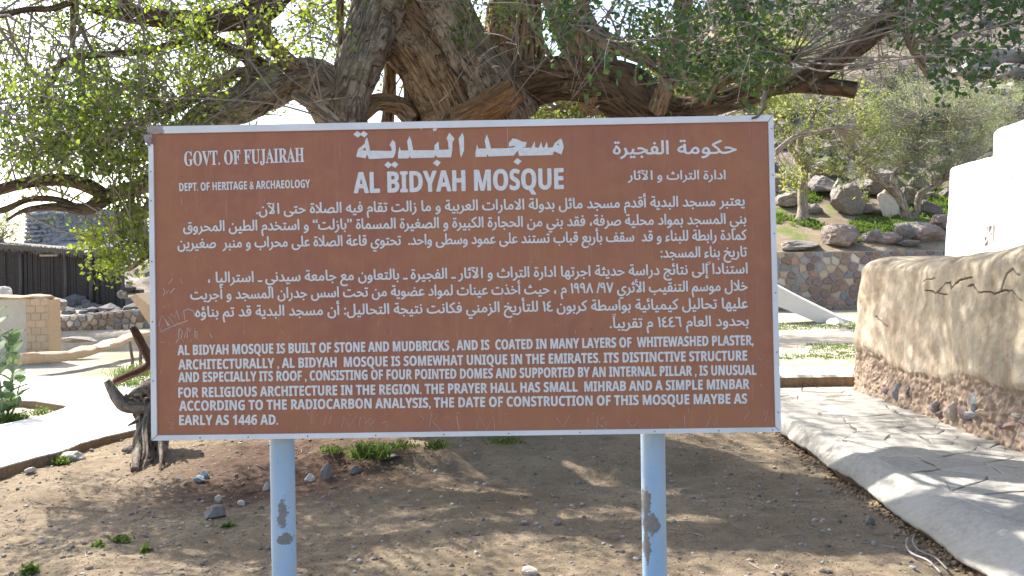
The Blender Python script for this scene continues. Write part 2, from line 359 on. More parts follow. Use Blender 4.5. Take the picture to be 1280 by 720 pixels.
# ------------------------------------------------------------ ground
def zone(x, y):
    a = x / np.maximum(y, .5); return a
def gz(x, y, detail=True):
    x = np.asarray(x, float); y = np.asarray(y, float); a = zone(x, y)
    right = sst(.20, .27, a) * sst(2, 6, y); left = sst(-.22, -.32, a)
    z = np.zeros_like(x)
    # right: level behind the kerb, then rising to the foot of the retaining wall
    z = z + right * (sst(11.4, 11.7, y) * .33 + np.clip((y - 12) / 12, 0, 1) * .25)
    z = z + right * sst(24.25, 24.35, y) * 1.62
    z = z + left * (sst(20.6, 21.0, y) * .5 + np.clip((y - 21) / 9, 0, 1) * .35)
    # middle, behind the sign and the tree
    z = z + (1 - right) * (1 - left) * np.clip((y - 13) / 20, 0, 1) * 1.3
    # hillside, rising to the right
    slope = .02 + .05 * sst(-.7, -.2, a) + .42 * sst(.0, .30, a)
    d = np.maximum(y - 26, 0); hz_ = slope * np.where(d < 62, d, 62 + (d - 62) * .15) * sst(26, 36, y)
    dr = np.maximum(y - 24.45, 0); hr = .36 * np.minimum(dr, 6.6) + .47 * np.clip(y - 31.05, 0, 57) + .07 * np.maximum(y - 88, 0)
    z = z + hz_ * (1 - right) + hr * right
    # mound at the foot of the old tree
    m_ = np.exp(-(((x + .9) / 2.6) ** 2 + ((y - 9.7) / 1.7) ** 2)); z = z + .16 * m_
    z = z + .10 * sst(6.9, 7.25, y + .25 * np.sin(x * 1.7)) * sst(-2.3, -1.2, x) * sst(2.3, .6, x) * sst(10.5, 9.5, y)   # low bank
    z = z - .05 * np.exp(-(((x + 2.2) / .9) ** 2 + ((y - 6.4) / .7) ** 2))
    if detail:
        P = np.stack([x, y, z * 0], -1).reshape(-1, 3); near = sst(20, 8, y.ravel()); w = sst(-4.0, -3.6, x.ravel()) 
        n = .035 * fbm(P, .9, 3, 3) * near * w + .011 * fbm(P, 5, 9, 4) * near + .009 * vn(P, 20, 4) * near + .010 * np.maximum(vn(P, 9, 6), .25) * near
        far = sst(24, 34, y.ravel()); n = n + far * (.5 * fbm(P, .22, 30, 3) + .5 * np.abs(fbm(P, .5, 40, 5)))
        z = z + n.reshape(z.shape)
    return z
def gzs(x, y, d=True): return float(gz(np.array([x]), np.array([y]), d)[0])
def grow(a, s, f, end):
    o = [a]; 
    while abs(o[-1]) < abs(end): o.append(o[-1] + s); s *= f
    return o
xs = np.array(sorted(grow(-5.2, -.06, 1.045, -120)[1:]) + list(np.arange(-5.2, 3.4, .035)) + grow(3.4, .05, 1.045, 120))
ys = np.array(sorted(grow(3.6, -.1, 1.3, -25)[1:]) + list(np.arange(3.6, 11.2, .035)) + list(np.linspace(11.2, 24.2, 100)) + [24.25, 24.3, 24.36] + grow(24.4, .12, 1.025, 170))
X, Y = np.meshgrid(xs, ys); Z = gz(X, Y)
nx, ny = len(xs), len(ys)
i0 = (np.arange(ny - 1)[:, None] * nx + np.arange(nx - 1)[None]).ravel()
Fg = np.stack([i0, i0 + 1, i0 + 1 + nx, i0 + nx], 1)
x_, y_ = X.ravel(), Y.ravel(); a_ = zone(x_, y_); Pg = np.stack([x_, y_, 0 * x_], -1); nz = fbm(Pg, 1.1, 77, 4)
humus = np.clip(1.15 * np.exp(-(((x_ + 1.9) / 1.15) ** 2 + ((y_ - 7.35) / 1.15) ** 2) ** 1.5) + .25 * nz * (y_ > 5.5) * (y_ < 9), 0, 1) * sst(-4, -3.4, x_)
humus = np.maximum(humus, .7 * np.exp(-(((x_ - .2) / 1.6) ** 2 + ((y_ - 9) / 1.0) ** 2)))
rock = sst(25, 33, y_) * np.clip(.85 + .3 * nz, 0, 1)
pale = np.maximum(sst(-.30, -.36, a_) * sst(9, 11, y_), sst(.25, .29, a_) * sst(11.3, 12, y_) * (y_ < 24.3)) * (1 - rock)
grass = np.clip(sst(.05, .45, nz + .1) * np.maximum(sst(.27, .3, a_) * sst(24.8, 25.4, y_) * sst(36, 30, y_) * 1.1, pale * sst(.35, .8, nz) * .5), 0, 1)
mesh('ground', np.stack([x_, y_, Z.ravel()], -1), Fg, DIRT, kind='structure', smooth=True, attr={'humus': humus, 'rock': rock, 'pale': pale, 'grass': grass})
# ------------------------------------------------------------ the sign
TL = at(186, 159, 3.42); TR = at(966, 144, 3.385); BL = at(190, 550, 3.405)
PN = (TR - TL).cross(BL - TL).normalized()
if PN.y > 0: PN = -PN                                      # towards the camera
def SP(px, py, off=0.0):
    d = ray(px, py); return CAM + d * ((TL - CAM).dot(PN) / d.dot(PN)) + PN * off
base = Vector(((TL.x + TR.x) / 2, 3.42, 0))
sign = empty('information_sign', base, 'large brown information board with white Arabic and English lettering on two pale blue posts', 'sign')
def plate(poly, f, b): return ring_cap([[SP(x, y, b) for x, y in poly], [SP(x, y, f) for x, y in poly]])
IN = [(192, 167), (960, 152), (969, 534), (197, 544)]     # inner edge of the frame
OUT = [(186, 159), (966, 144), (976, 539.5), (190, 550.5)]
V, Fc = plate([(189, 163), (963, 148), (972, 537), (193, 547)], 0, -.004); mesh('panel', V, Fc, SIGNB, sign)
frm = []
for k in range(4):
    a, b_ = OUT[k], OUT[(k + 1) % 4]; c, d_ = IN[(k + 1) % 4], IN[k]
    def sh(p, q, t): return (p[0] + (q[0] - p[0]) * t, p[1] + (q[1] - p[1]) * t)
    poly = [sh(a, b_, .0006), sh(b_, a, .0006), sh(c, d_, .0006), sh(d_, c, .0006)]
    if k == 0: poly[0] = (204, 158.2); poly[3] = (204, 167.2)                         # torn corner
    if k == 3: poly[1] = (186.3, 176); poly[2] = (192.3, 181)
    r1 = [SP(x, y, -.03) for x, y in poly]; r2 = [SP(x, y, .005) for x, y in poly]
    ip = inset(poly, .5); r3 = [SP(x, y, .0075) for x, y in ip]
    V, Fc = ring_cap([r1, r2, r3]); frm.append(mesh('frame_rail', V, Fc, FRAMEW, sign))
# bent, torn metal at the top left corner
ac = Acc()
V, Fc = ring_cap([[SP(x, y, -.02) for x, y in ((184, 163), (189, 158), (206, 157), (206, 167), (192, 169))], [SP(x, y, .004 + .006 * (i % 2)) for i, (x, y) in enumerate(((183, 164), (189, 157.6), (206, 158), (206, 166.5), (193, 168)))]]); ac.add(V, Fc)
V, Fc = ring_cap([[SP(x, y, -.01) for x, y in ((182, 168), (190, 169), (193, 178), (187, 182), (183, 177))], [SP(x, y, .010 - .008 * (i % 2)) for i, (x, y) in enumerate(((180.5, 169), (190, 168), (193.5, 179), (187, 183), (182.5, 178)))]]); ac.add(V, Fc)
ac.build('torn_corner', simple('rusted_frame', (.45, .42, .42), (.36, .26, .25), 60, 200, .7, .4, .002), sign, label='bent grey and rusty frame corner')
V, Fc = plate([(184.5, 178), (191, 172), (192, 178), (187, 183.5)], .012, .008); mesh('rust_patch', V, Fc, simple('faded_red_paint', (.33, .16, .17), (.4, .3, .3), 70, 200), sign)
# screws
sv, sf = ico(1)
def screw(px, py):
    p = SP(px, py, .0078); V = sv * .0034; V = np.array([np.array(p) + v[0] * np.array((1, 0, 0)) + v[2] * np.array((0, 0, 1)) + np.array(PN) * v[1] * .5 for v in V])
    mesh('screw', V, sf, METAL, sign)
for px in (327, 412, 492, 573, 661, 743, 822, 893, 952): screw(px, 155.5 - (px - 186) * .01923 + 7.4 * 0 + .8)
for px in (190, 251, 311, 385, 470, 555, 636, 725, 818, 898, 965): screw(px, 547.6 - (px - 190) * .0137)
for py in (215, 251, 327, 402, 476): screw(189.0 + (py - 159) * .0105, py)
for py in (161, 219, 292, 366, 440, 515): screw(963.5 + (py - 144) * .0235, py)
# lettering: each line is flat film, a hair proud of the panel
def flatten(cu, name):
    o = D.objects.new('tmp', cu); COL.objects.link(o); dg = bpy.context.evaluated_depsgraph_get()
    me = D.meshes.new_from_object(o.evaluated_get(dg)); V = np.array([v.co[:] for v in me.vertices]); Fc = [tuple(p.vertices) for p in me.polygons]
    D.objects.remove(o); D.curves.remove(cu); D.meshes.remove(me); return V, Fc
def outlines(cu):
    """filled triangles of a text, by winding number (the fonts' contours overlap)"""
    from mathutils.geometry import delaunay_2d_cdt
    o = D.objects.new('tmp', cu); COL.objects.link(o); dg = bpy.context.evaluated_depsgraph_get(); dg.update()
    c2 = o.evaluated_get(dg).to_curve(dg); loops = []
    for sp in c2.splines:
        L = []
        if sp.type == 'BEZIER':
            bp = list(sp.bezier_points); n = len(bp)
            for i in range(n):
                a, b = bp[i], bp[(i + 1) % n]; p0, p1, p2, p3 = [np.array(v[:2]) for v in (a.co, a.handle_right, b.handle_left, b.co)]
                st = np.linalg.norm(p3 - p0); dev = abs(np.cross(p1 - p0, p3 - p0)) + abs(np.cross(p2 - p0, p3 - p0))
                m_ = 1 if dev < 1e-5 else (2 if st < .12 else 4)
                for t in np.arange(m_) / m_: L.append(p0 * (1 - t) ** 3 + 3 * p1 * t * (1 - t) ** 2 + 3 * p2 * t * t * (1 - t) + p3 * t ** 3)
        else: L = [np.array(p.co[:2]) for p in sp.points]
        if len(L) > 2: loops.append(np.array(L))
    o.to_curve_clear(); D.objects.remove(o); D.curves.remove(cu)
    vs, es = [], []; E0, E1 = [], []
    for L in loops:
        b = len(vs); n = len(L); vs += [Vector(p) for p in L]; es += [(b + i, b + (i + 1) % n) for i in range(n)]; E0.append(L); E1.append(np.roll(L, -1, axis=0))
    E0 = np.concatenate(E0); E1 = np.concatenate(E1)
    ov, _, of, _, _, _ = delaunay_2d_cdt(vs, es, [], 0, 1e-6)
    V = np.array([v[:] for v in ov]); T = np.array([f[:] for f in of if len(f) == 3]); C = V[T].mean(1); keep = []
    T = T[np.argsort(C[:, 0])]; C = V[T].mean(1); A0, A1 = E0, E1; lo = np.minimum(A0[:, 0], A1[:, 0]); hi = np.maximum(A0[:, 0], A1[:, 0])
    for k in range(0, len(C), 120):
        c = C[k:k + 120]; sel = (hi >= c[0, 0]) & (lo <= c[-1, 0]); E0, E1 = A0[sel], A1[sel]; x = c[:, 0, None]; y = c[:, 1, None]; up_ = (E0[None, :, 0] <= x) & (E1[None, :, 0] > x); dn = (E0[None, :, 0] > x) & (E1[None, :, 0] <= x)
        dx = E1[None, :, 0] - E0[None, :, 0]; yy = E0[None, :, 1] + (x - E0[None, :, 0]) / np.where(dx == 0, 1, dx) * (E1[None, :, 1] - E0[None, :, 1]); ab = yy > y
        keep.append(((up_ & ab).sum(1) - (dn & ab).sum(1)) != 0)
    T = T[np.concatenate(keep)]; u = np.unique(T); mp = {int(i): k for k, i in enumerate(u)}
    return np.c_[V[u], np.zeros(len(u))], [tuple(mp[int(i)] for i in t) for t in T]
def islands(n, Fc):
    p = list(range(n))
    def f(a):
        while p[a] != a: p[a] = p[p[a]]; a = p[a]
        return a
    for q in Fc:
        for k in q[1:]: p[f(k)] = f(q[0])
    return np.array([f(i) for i in range(n)])
FORMS = {}
def forms():
    d = dict(ا=(0xFE8D, 2), ب=(0xFE8F, 4), ة=(0xFE93, 2), ت=(0xFE95, 4), ث=(0xFE99, 4), ج=(0xFE9D, 4), ح=(0xFEA1, 4), خ=(0xFEA5, 4), د=(0xFEA9, 2), ذ=(0xFEAB, 2), ر=(0xFEAD, 2), ز=(0xFEAF, 2), س=(0xFEB1, 4), ش=(0xFEB5, 4), ص=(0xFEB9, 4), ض=(0xFEBD, 4), ط=(0xFEC1, 4), ظ=(0xFEC5, 4), ع=(0xFEC9, 4), غ=(0xFECD, 4), ف=(0xFED1, 4), ق=(0xFED5, 4), ك=(0xFED9, 4), ل=(0xFEDD, 4), م=(0xFEE1, 4), ن=(0xFEE5, 4), ه=(0xFEE9, 4), و=(0xFEED, 2), ى=(0xFEEF, 2), ي=(0xFEF1, 4), أ=(0xFE83, 2), إ=(0xFE87, 2), آ=(0xFE81, 2), ؤ=(0xFE85, 2), ئ=(0xFE89, 4), ء=(0xFE80, 1))
    return d
FORMS = forms()
def shape_ar(s):
    """Arabic letters to their joined forms, in visual (left to right) order"""
    s = s.replace('اً', 'ا\u064b'); L = []; i = 0; marks = []
    lam = {'ا': 0xFEFB, 'أ': 0xFEF7, 'إ': 0xFEF9, 'آ': 0xFEF5}
    toks = []
    while i < len(s):
        if s[i] == 'ل' and i + 1 < len(s) and s[i + 1] in lam: toks.append(('LA', s[i + 1])); i += 2
        else: toks.append((s[i], None)); i += 1
    def joinL(t): return t[0] == '\u0640' or (t[0] in FORMS and FORMS[t[0]][1] == 4)
    def joinR(t): return t[0] == '\u0640' or t[0] == 'LA' or (t[0] in FORMS and FORMS[t[0]][1] >= 2)
    out = []
    real = [t for t in toks if t[0] != '\u064b']
    for k, t in enumerate(real):
        prev = k > 0 and joinL(real[k - 1]) and joinR(t); nxt = k + 1 < len(real) and joinL(t) and joinR(real[k + 1])
        if t[0] == 'LA': out.append(chr(lam[t[1]] + (1 if prev else 0)))
        elif t[0] in FORMS:
            b, n = FORMS[t[0]]
            out.append(chr(b + ((3 if prev and nxt else 1 if prev else 2 if nxt else 0) if n == 4 else (1 if prev and n == 2 else 0))))
        else: out.append(t[0])
    v = out[::-1]; r = []; k = 0                          # digits keep their own order
    while k < len(v):
        if '\u0660' <= v[k] <= '\u0669':
            j = k
            while j < len(v) and '\u0660' <= v[j] <= '\u0669': j += 1
            r += v[k:j][::-1]; k = j
        else: r.append(v[k]); k += 1
    return ''.join(r)
def sans(s):
    return ''.join(chr(0x1D5D4 + ord(c) - 65) if 'A' <= c <= 'Z' else chr(0x1D7EC + ord(c) - 48) if '0' <= c <= '9' else c for c in s)
def text(s, x0, y0, x1, y1, cap, off=.0, spacing=1.0, offz=.0010, asp=1.0):
    """set s so that it runs from pixel (x0,y0) to (x1,y1) on the baseline with capitals cap pixels high"""
    cu = D.curves.new('t', 'FONT'); cu.body = s; cu.size = 1; cu.space_character = spacing
    V, Fc = outlines(cu); mn, mx = V[:, 0].min(), V[:, 0].max()
    isl = islands(len(V), Fc); ids = {u: k for k, u in enumerate(sorted(set(isl), key=lambda u: V[isl == u, 0].min()))}
    hz = np.array([ids[u] % 3 for u in isl])
    ang = math.atan2(y1 - y0, x1 - x0); P = []; F2 = []; b = off * cap       # bold: copies of the film shifted by b pixels
    for c, (ox, oy) in enumerate(((0, 0), (-b, 0), (b, 0), (0, -b * .7), (0, b * .7)) if off else ((0, 0),)):
        F2 += [tuple(i + c * len(V) for i in q) for q in Fc]
        for (x, y, _), k in zip(V, hz):
            t = (x - mn) / (mx - mn); h = y * cap
            P.append(SP(x0 + b + (x1 - x0 - 2 * b) * t + h * math.sin(ang) + ox, y0 + (y1 - y0) * t - h * math.cos(ang) + oy, offz + k * .00005 + c * .00016))
    return mesh('lettering', P, F2, LETTER, sign)
CAPH = 1 / .729
EN = 1 / .714
def serif(s): return ''.join(chr(0x1D400 + ord(c) - 65) if c.isalpha() else c for c in s)
text(serif('GOVT. OF FUJAIRAH'), 230.6, 207.3, 380.6, 202.3, 17.5 / .68, .008)
text(sans('DEPT. OF HERITAGE & ARCHAEOLOGY'), 224.3, 239, 387.8, 234.5, 10 * EN, .012)
text(sans('AL BIDYAH MOSQUE'), 442, 241.3, 705, 236, 25.5 * EN, .020)
for s, a in (('AL BIDYAH MOSQUE IS BUILT OF STONE AND MUDBRICKS , AND IS  COATED IN MANY LAYERS OF  WHITEWASHED PLASTER,', (222, 443.8, 942, 431.2)),
             ('ARCHITECTURALLY , AL BIDYAH  MOSQUE IS SOMEWHAT UNIQUE IN THE EMIRATES. ITS DISTINCTIVE STRUCTURE', (223, 461.8, 934, 450.4)),
             ('AND ESPECIALLY ITS ROOF , CONSISTING OF FOUR POINTED DOMES AND SUPPORTED BY AN INTERNAL PILLAR , IS UNUSUAL', (223, 477.6, 945.6, 468.4)),
             ('FOR RELIGIOUS ARCHITECTURE IN THE REGION. THE PRAYER HALL HAS SMALL  MIHRAB AND A SIMPLE MINBAR', (223, 496.8, 937, 486)),
             ('ACCORDING TO THE RADIOCARBON ANALYSIS, THE DATE OF CONSTRUCTION OF THIS MOSQUE MAYBE AS', (224, 513.4, 934, 504.2)),
             ('EARLY AS 1446 AD.', (224, 531.2, 348, 530.6))):
    text(sans(s), *a, 12.2 * EN, .021)
AR = 13.2 / .714
for s, a, c in (('حكومة', (846.5, 192.6, 921, 191.8), 17), ('الفجيرة', (766, 193, 836, 192.6), 17),
                ('ادارة التراث و الآثار', (784.5, 224.8, 907, 224), 11.5),
                ('يعتبر مسجد البدية أقدم مسجد ماثل بدولة الامارات العربية و ما زالت تقام فيه الصلاة حتى الآن.', (320.3, 267.6, 931, 256.8), 0),
                ('بني المسجد بمواد محلية صرفة، فقد بني من الحجارة الكبيرة و الصغيرة المسماة ”بازلت“ و استخدم الطين المحروق', (229, 289.3, 933, 279.4), 0),
                ('كمادة رابطة للبناء و قد  سقف بأربع قباب تستند على عمود وسطى واحد.  تحتوي قاعة الصلاة على محراب و منبر  صغيرين', (222, 310.4, 933.7, 299.6), 0),
                ('تاريخ بناء المسجد:', (825.5, 322, 933.7, 320.6), 0),
                ('استناداً إلى نتائج دراسة حديثة اجرتها ادارة التراث و الآثار ـ الفجيرة ـ بالتعاون مع جامعة سيدني ـ استراليا ،', (260, 353.2, 934.6, 341.6), 0),
                ('خلال موسم التنقيب الأثري ٩٧/ ١٩٩٨ م ، حيث أخذت عينات لمواد عضوية من تحت اسس جدران المسجد و أجريت', (238, 374.2, 934.8, 363), 0),
                ('عليها تحاليل كيميائية بواسطة كربون ١٤ للتأريخ الزمني فكانت نتيجة التحاليل: أن مسجد البدية قد تم بناؤه', (244, 396.2, 935, 385), 0),
                ('بحدود العام ١٤٤٦ م تقريباً.', (762, 410, 936, 406.8), 0)):
    text(shape_ar(s), *a, (c / .714) if c else AR, .026)
for mx_, my_ in ((884, 328.6), (765.5, 394)):
    for q in (0, 2.4):
        V, Fc = ring_cap([[SP(mx_ + a, my_ - b + q, z) for a, b in ((0, -.4), (4.4, 1.2), (4.6, 2.1), (0, .6))] for z in (.0006, .0014)]); mesh('lettering', V, Fc, LETTER, sign)
# the calligraphic title, drawn letter by letter
def drawn(polys, ox, oy, k=9.143, z=.0014):
    cu = D.curves.new('t', 'CURVE'); cu.dimensions = '2D'; cu.fill_mode = 'BOTH'
    for p in polys:
        s = cu.splines.new('POLY'); s.points.add(len(p) - 1); s.use_cyclic_u = True
        for i, (x, y) in enumerate(p): s.points[i].co = (x / 100, -y / 100, 0, 1)
    V, Fc = flatten(cu, ''); P = [SP(ox + x * 100 / k, oy - y * 100 / k, z) for x, y, _ in V]
    return mesh('lettering', P, Fc, LETTER, sign)
drawn([[(48, 375), (70, 290), (90, 270), (145, 228), (150, 190), (172, 150), (188, 200), (208, 305), (455, 308), (450, 270), (428, 240), (465, 180), (495, 210), (502, 290), (495, 340), (472, 388), (195, 402), (172, 345), (155, 392)], [(118, 300), (155, 265), (160, 305)],
       [(525, 385), (527, 330), (545, 258), (558, 303), (645, 303), (630, 200), (657, 140), (680, 190), (700, 300), (942, 300), (942, 245), (990, 200), (998, 296), (1105, 292), (1100, 210), (1080, 165), (1113, 98), (1172, 168), (1148, 215), (1148, 290), (1133, 382), (975, 382), (955, 355), (940, 384), (672, 392), (658, 362), (650, 393), (530, 395)],
       [(1218, 170), (1262, 98), (1280, 150), (1282, 300), (1248, 385), (1235, 340), (1228, 250)],
       [(15, 120), (62, 78), (100, 108), (135, 78), (183, 115), (143, 155), (100, 128), (68, 157)], [(370, 468), (410, 428), (450, 458), (488, 428), (532, 462), (495, 503), (450, 475), (415, 507)],
       [(925, 447), (968, 407), (1016, 440), (975, 487)], [(930, 85), (922, 60), (950, 25), (990, 28), (960, 80)], [(720, 25), (805, 22), (795, 72), (770, 45)]], 440, 155)
drawn([[(222, 365), (222, 330), (240, 232), (255, 282), (345, 280), (328, 190), (352, 118), (375, 180), (400, 280), (575, 278), (690, 262), (650, 250), (602, 262), (605, 215), (650, 165), (700, 175), (760, 203), (808, 208), (795, 262), (745, 270), (860, 272), (900, 195), (905, 270), (945, 272), (975, 200), (990, 268), (1010, 270), (1038, 200), (1052, 270), (1105, 268), (1130, 215), (1195, 165), (1215, 190), (1232, 265), (1205, 350), (1120, 312), (1103, 355), (720, 365), (708, 300), (660, 362), (372, 372), (358, 345), (350, 375), (228, 378)],
       [(1150, 232), (1168, 222), (1182, 250)], [(655, 432), (700, 390), (750, 425), (708, 470)]], 570, 155)
# scratched graffiti
def scratch(pts, w=.55):
    V = []; Fc = []
    for i, p in enumerate(pts):
        a = pts[max(0, i - 1)]; b = pts[min(len(pts) - 1, i + 1)]; dx, dy = b[0] - a[0], b[1] - a[1]; L = math.hypot(dx, dy) or 1
        ww = w * (.6 + .5 * random.random())
        for s in (-1, 1): V.append(SP(p[0] - s * dy / L * ww, p[1] + s * dx / L * ww, .0009))
        if i: n = 2 * i; Fc.append((n - 2, n - 1, n + 1, n))
    mesh('scratch', V, Fc, SCR, sign)
g = lambda L: [(190 + x / 7.2, 340 + y / 7.2) for x, y in L]
for L in ([(60, 490), (90, 385), (150, 485)], [(95, 395), (160, 485), (150, 400), (215, 490)], [(170, 380), (205, 410), (225, 345), (245, 430)], [(75, 540), (180, 490), (325, 435)],
          [(285, 345), (297, 430)], [(290, 350), (320, 332), (375, 350), (385, 395)], [(245, 510), (240, 590), (262, 598), (275, 540), (250, 508)], [(290, 595), (320, 500), (318, 590)], [(320, 500), (345, 535)],
          [(390, 530), (388, 590), (405, 600), (410, 540), (388, 530)], [(520, 550), (540, 590)], [(105, 210), (120, 165), (100, 150)], [(130, 195), (150, 160), (165, 190), (205, 145)], [(150, 110), (185, 60)], [(215, 640), (240, 600)]):
    scratch(g(L), .62)
g2 = lambda L, ox: [(ox + x / 3.2, 410 + y / 3.2) for x, y in L]
for L in ([(720, 390), (730, 350)], [(740, 385), (752, 345)], [(790, 400), (800, 350), (820, 400), (850, 350)], [(860, 395), (866, 355)], [(885, 380), (905, 360), (920, 375), (900, 392)], [(1140, 400), (1150, 345), (1180, 345), (1155, 375), (1190, 412)], [(1250, 350), (1262, 410)]):
    scratch(g2(L, 180), .28)
for L in ([(50, 405), (60, 352), (90, 408), (120, 350), (122, 405)], [(370, 360), (395, 395), (425, 345)], [(495, 360), (500, 380)], [(530, 400), (535, 350)], [(560, 355), (530, 378), (572, 405)], [(650, 370), (675, 395), (700, 372)], [(880, 350), (885, 395)], [(1120, 365), (1142, 335)], [(1185, 225), (1194, 235)], [(1182, 120), (1187, 132)], [(1195, 350), (1215, 330), (1205, 372)], [(970, 395), (985, 355), (1000, 390), (1015, 358)]):
    scratch(g2(L, 580), .28)
for L in ([(634.5, 148), (634.5, 186)], [(330, 248), (331, 252)], [(227, 246), (227.5, 256)], [(633.5, 186), (636, 190), (644, 194)]): scratch(L, .3)
rs_ = random.Random(31)
for k in range(110):
    x = rs_.choice([rs_.uniform(197, 960), rs_.uniform(197, 250), rs_.uniform(420, 960)]); y = rs_.choice([rs_.uniform(170, 530), rs_.uniform(395, 428), rs_.uniform(512, 535)]); a = rs_.gauss(1.5, .7); L = rs_.uniform(1.5, 7)
    scratch([(x, y), (x + L * .5 * math.cos(a) + rs_.uniform(-.5, .5), y + L * .5 * math.sin(a)), (x + L * math.cos(a), min(536, y + L * math.sin(a)))], rs_.uniform(.12, .3))
# posts
def post(pxt, pxb, patches):
    a = at(pxt, 548, 3.485); b = at(pxb, 720, 3.485); d = (b - a).normalized()
    top = a + d * ((2.12 - a.z) / d.z); bot = a + d * ((a.z + .25) / (-d.z)); r = 15.2 / F * 3.485
    P = [top + (bot - top) * t for t in np.linspace(0, 1, 14)]
    V, Fc, UV = tube(P, [r] * 14, 40); o = mesh('post', V, Fc, postmat('pale_blue_post_paint', patches), sign, smooth=False, uv=UV)
    o.data.polygons.foreach_set('use_smooth', [len(p.vertices) == 4 for p in o.data.polygons])
pz = lambda px, py: at(px, py, 3.445)
a, b_ = pz(353.5, 643), pz(357, 674)
post(352.5, 355.5, [(a.x, a.z, .009, .040), (b_.x, b_.z, .013, .016)])
a, b_, c = pz(808, 628), pz(813, 655), pz(809, 683); d_ = pz(821, 657)
post(816, 818.5, [(a.x, a.z, .008, .035), (b_.x, b_.z, .014, .026), (c.x, c.z, .006, .045), (d_.x, d_.z, .008, .008)])
# dry twig hanging on the board
TWd = [(at(957, 114, 3.36), .009), (at(954.5, 124, 3.365), .010), (at(955, 134, 3.37), .0095), (at(951, 141, 3.375), .007), (at(946, 146, 3.375), .005), (at(940, 148, 3.37), .003)]
V, Fc, UV = tube([p for p, r in TWd], [r for p, r in TWd], 10, .3, 5); tw = mesh('dry_twig', V, Fc, DRIFT, None, loc=TWd[0][0], uv=UV, smooth=True)
tag(tw, 'short dry broken twig caught on the top right of the brown sign', 'twig')
# ------------------------------------------------------------ the old tree
LEAN = 1100.0
def P3(L): return [tuple(at(px, py, y)) + (r * y / LEAN,) for px, py, y, r in L]
tb = at(560, 545, 9.2); tree = empty('old_tree', (tb.x, 9.2, 0), 'huge gnarled old tree with twisted fibrous trunks spreading behind the brown sign', 'tree')
SKEL = []
def limb(L, mat=BARK, name='limb', sides=None, bark=1, seed=None, twist=.6, flat_end=False, label=None):
    Q = P3(L); rmax = max(q[3] for q in Q); C = catmull(Q, max(.03, rmax * .18)); 
    s = sides or int(min(170, max(8, 2 * math.pi * rmax / .02)))
    r = np.maximum(C[:, 3], .004); 
    V, Fc, UV = tube(C[:, :3], r, s, bark, seed if seed is not None else len(SKEL) * 7 + 3, twist)
    SKEL.append(C); return mesh(name, V, Fc, mat, tree, uv=UV, smooth=True, label=label)
limb([(565, 575, 9.2, 120), (562, 520, 9.2, 88), (556, 400, 9.2, 66), (556, 250, 9.2, 64), (577, 160, 9.1, 54), (563, 112, 9.0, 46), (528, 62, 9.0, 41), (500, 22, 9.0, 42), (482, -40, 9.0, 46), (470, -120, 9.2, 38), (440, -220, 9.5, 28), (400, -330, 10, 14)], name='trunk', seed=11, twist=1.0)
limb([(485, -20, 8.8, 34), (472, 20, 8.75, 30), (460, 55, 8.7, 27), (448, 90, 8.65, 23), (440, 130, 8.65, 18), (437, 170, 8.7, 17), (445, 300, 8.8, 20), (480, 560, 9, 28)], BARKG, seed=23)
limb([(450, 330, 9.0, 24), (438, 220, 8.95, 25), (425, 150, 8.9, 28), (405, 108, 8.8, 27), (372, 97, 8.7, 20), (338, 110, 8.6, 24), (300, 132, 8.5, 20), (255, 152, 8.4, 17), (215, 190, 8.3, 14), (205, 218, 8.2, 10), (185, 229, 8.2, 8.5), (160, 238, 8.1, 8.5), (130, 246, 8, 9)], BARKG, seed=31)
limb([(132, 246, 8, 8.5), (112, 233, 7.95, 7.5), (85, 226, 7.9, 6.5), (55, 226, 7.8, 6.5), (25, 231, 7.7, 6.5), (-40, 246, 7.5, 6)], BARKD, seed=41)
limb([(134, 247, 8, 8.5), (110, 261, 7.95, 6.5), (80, 259, 7.9, 5.5), (55, 259, 7.85, 4.5), (28, 264, 7.8, 3), (8, 276, 7.75, 1.5)], BARKD, seed=42)
limb([(95, 258, 7.95, 4), (70, 249, 7.9, 3.4), (38, 249, 7.85, 3.2), (5, 262, 7.8, 3), (-30, 270, 7.8, 2)], BARKD, seed=43)
limb([(600, 240, 9.1, 60), (600, 175, 9, 50), (628, 128, 8.8, 31), (660, 106, 8.7, 25), (700, 97, 8.6, 24), (740, 100, 8.5, 26), (780, 112, 8.4, 30), (815, 132, 8.3, 22), (850, 137, 8.2, 14), (890, 131, 8, 13), (930, 119, 7.8, 13), (965, 105, 7.6, 12), (1000, 103, 7.5, 11), (1035, 107, 7.4, 10), (1070, 112, 7.3, 9)], BARKD, seed=51)
limb([(640, 150, 8.8, 40), (615, 105, 8.65, 30), (592, 75, 8.6, 26), (575, 42, 8.6, 25), (556, 2, 8.6, 25), (530, -60, 8.5, 22), (500, -160, 8.3, 16), (450, -260, 8, 8)], BARKG, seed=61)
limb([(610, 150, 9.0, 44), (636, 100, 9, 34), (642, 60, 9, 31), (645, 10, 9.1, 30), (655, -60, 9.2, 28), (670, -200, 9.4, 18), (700, -320, 9.6, 8)], seed=71)
limb([(765, 125, 8.6, 34), (742, 85, 8.65, 27), (726, 50, 8.7, 23), (715, 15, 8.8, 22), (700, -30, 8.9, 22), (690, -150, 9, 15), (720, -280, 9, 7)], seed=81)
limb([(640, -30, 7.8, 9), (700, 8, 7.5, 8), (740, 38, 7.4, 8.5), (775, 60, 7.3, 8.5), (810, 76, 7.2, 7), (842, 100, 7.1, 3)], BARKG, seed=83)
limb([(822, 138, 8.1, 12), (836, 98, 7.9, 9), (850, 55, 7.8, 9), (855, 0, 7.7, 10), (840, -90, 7.6, 12), (800, -220, 7.5, 8)], seed=85)
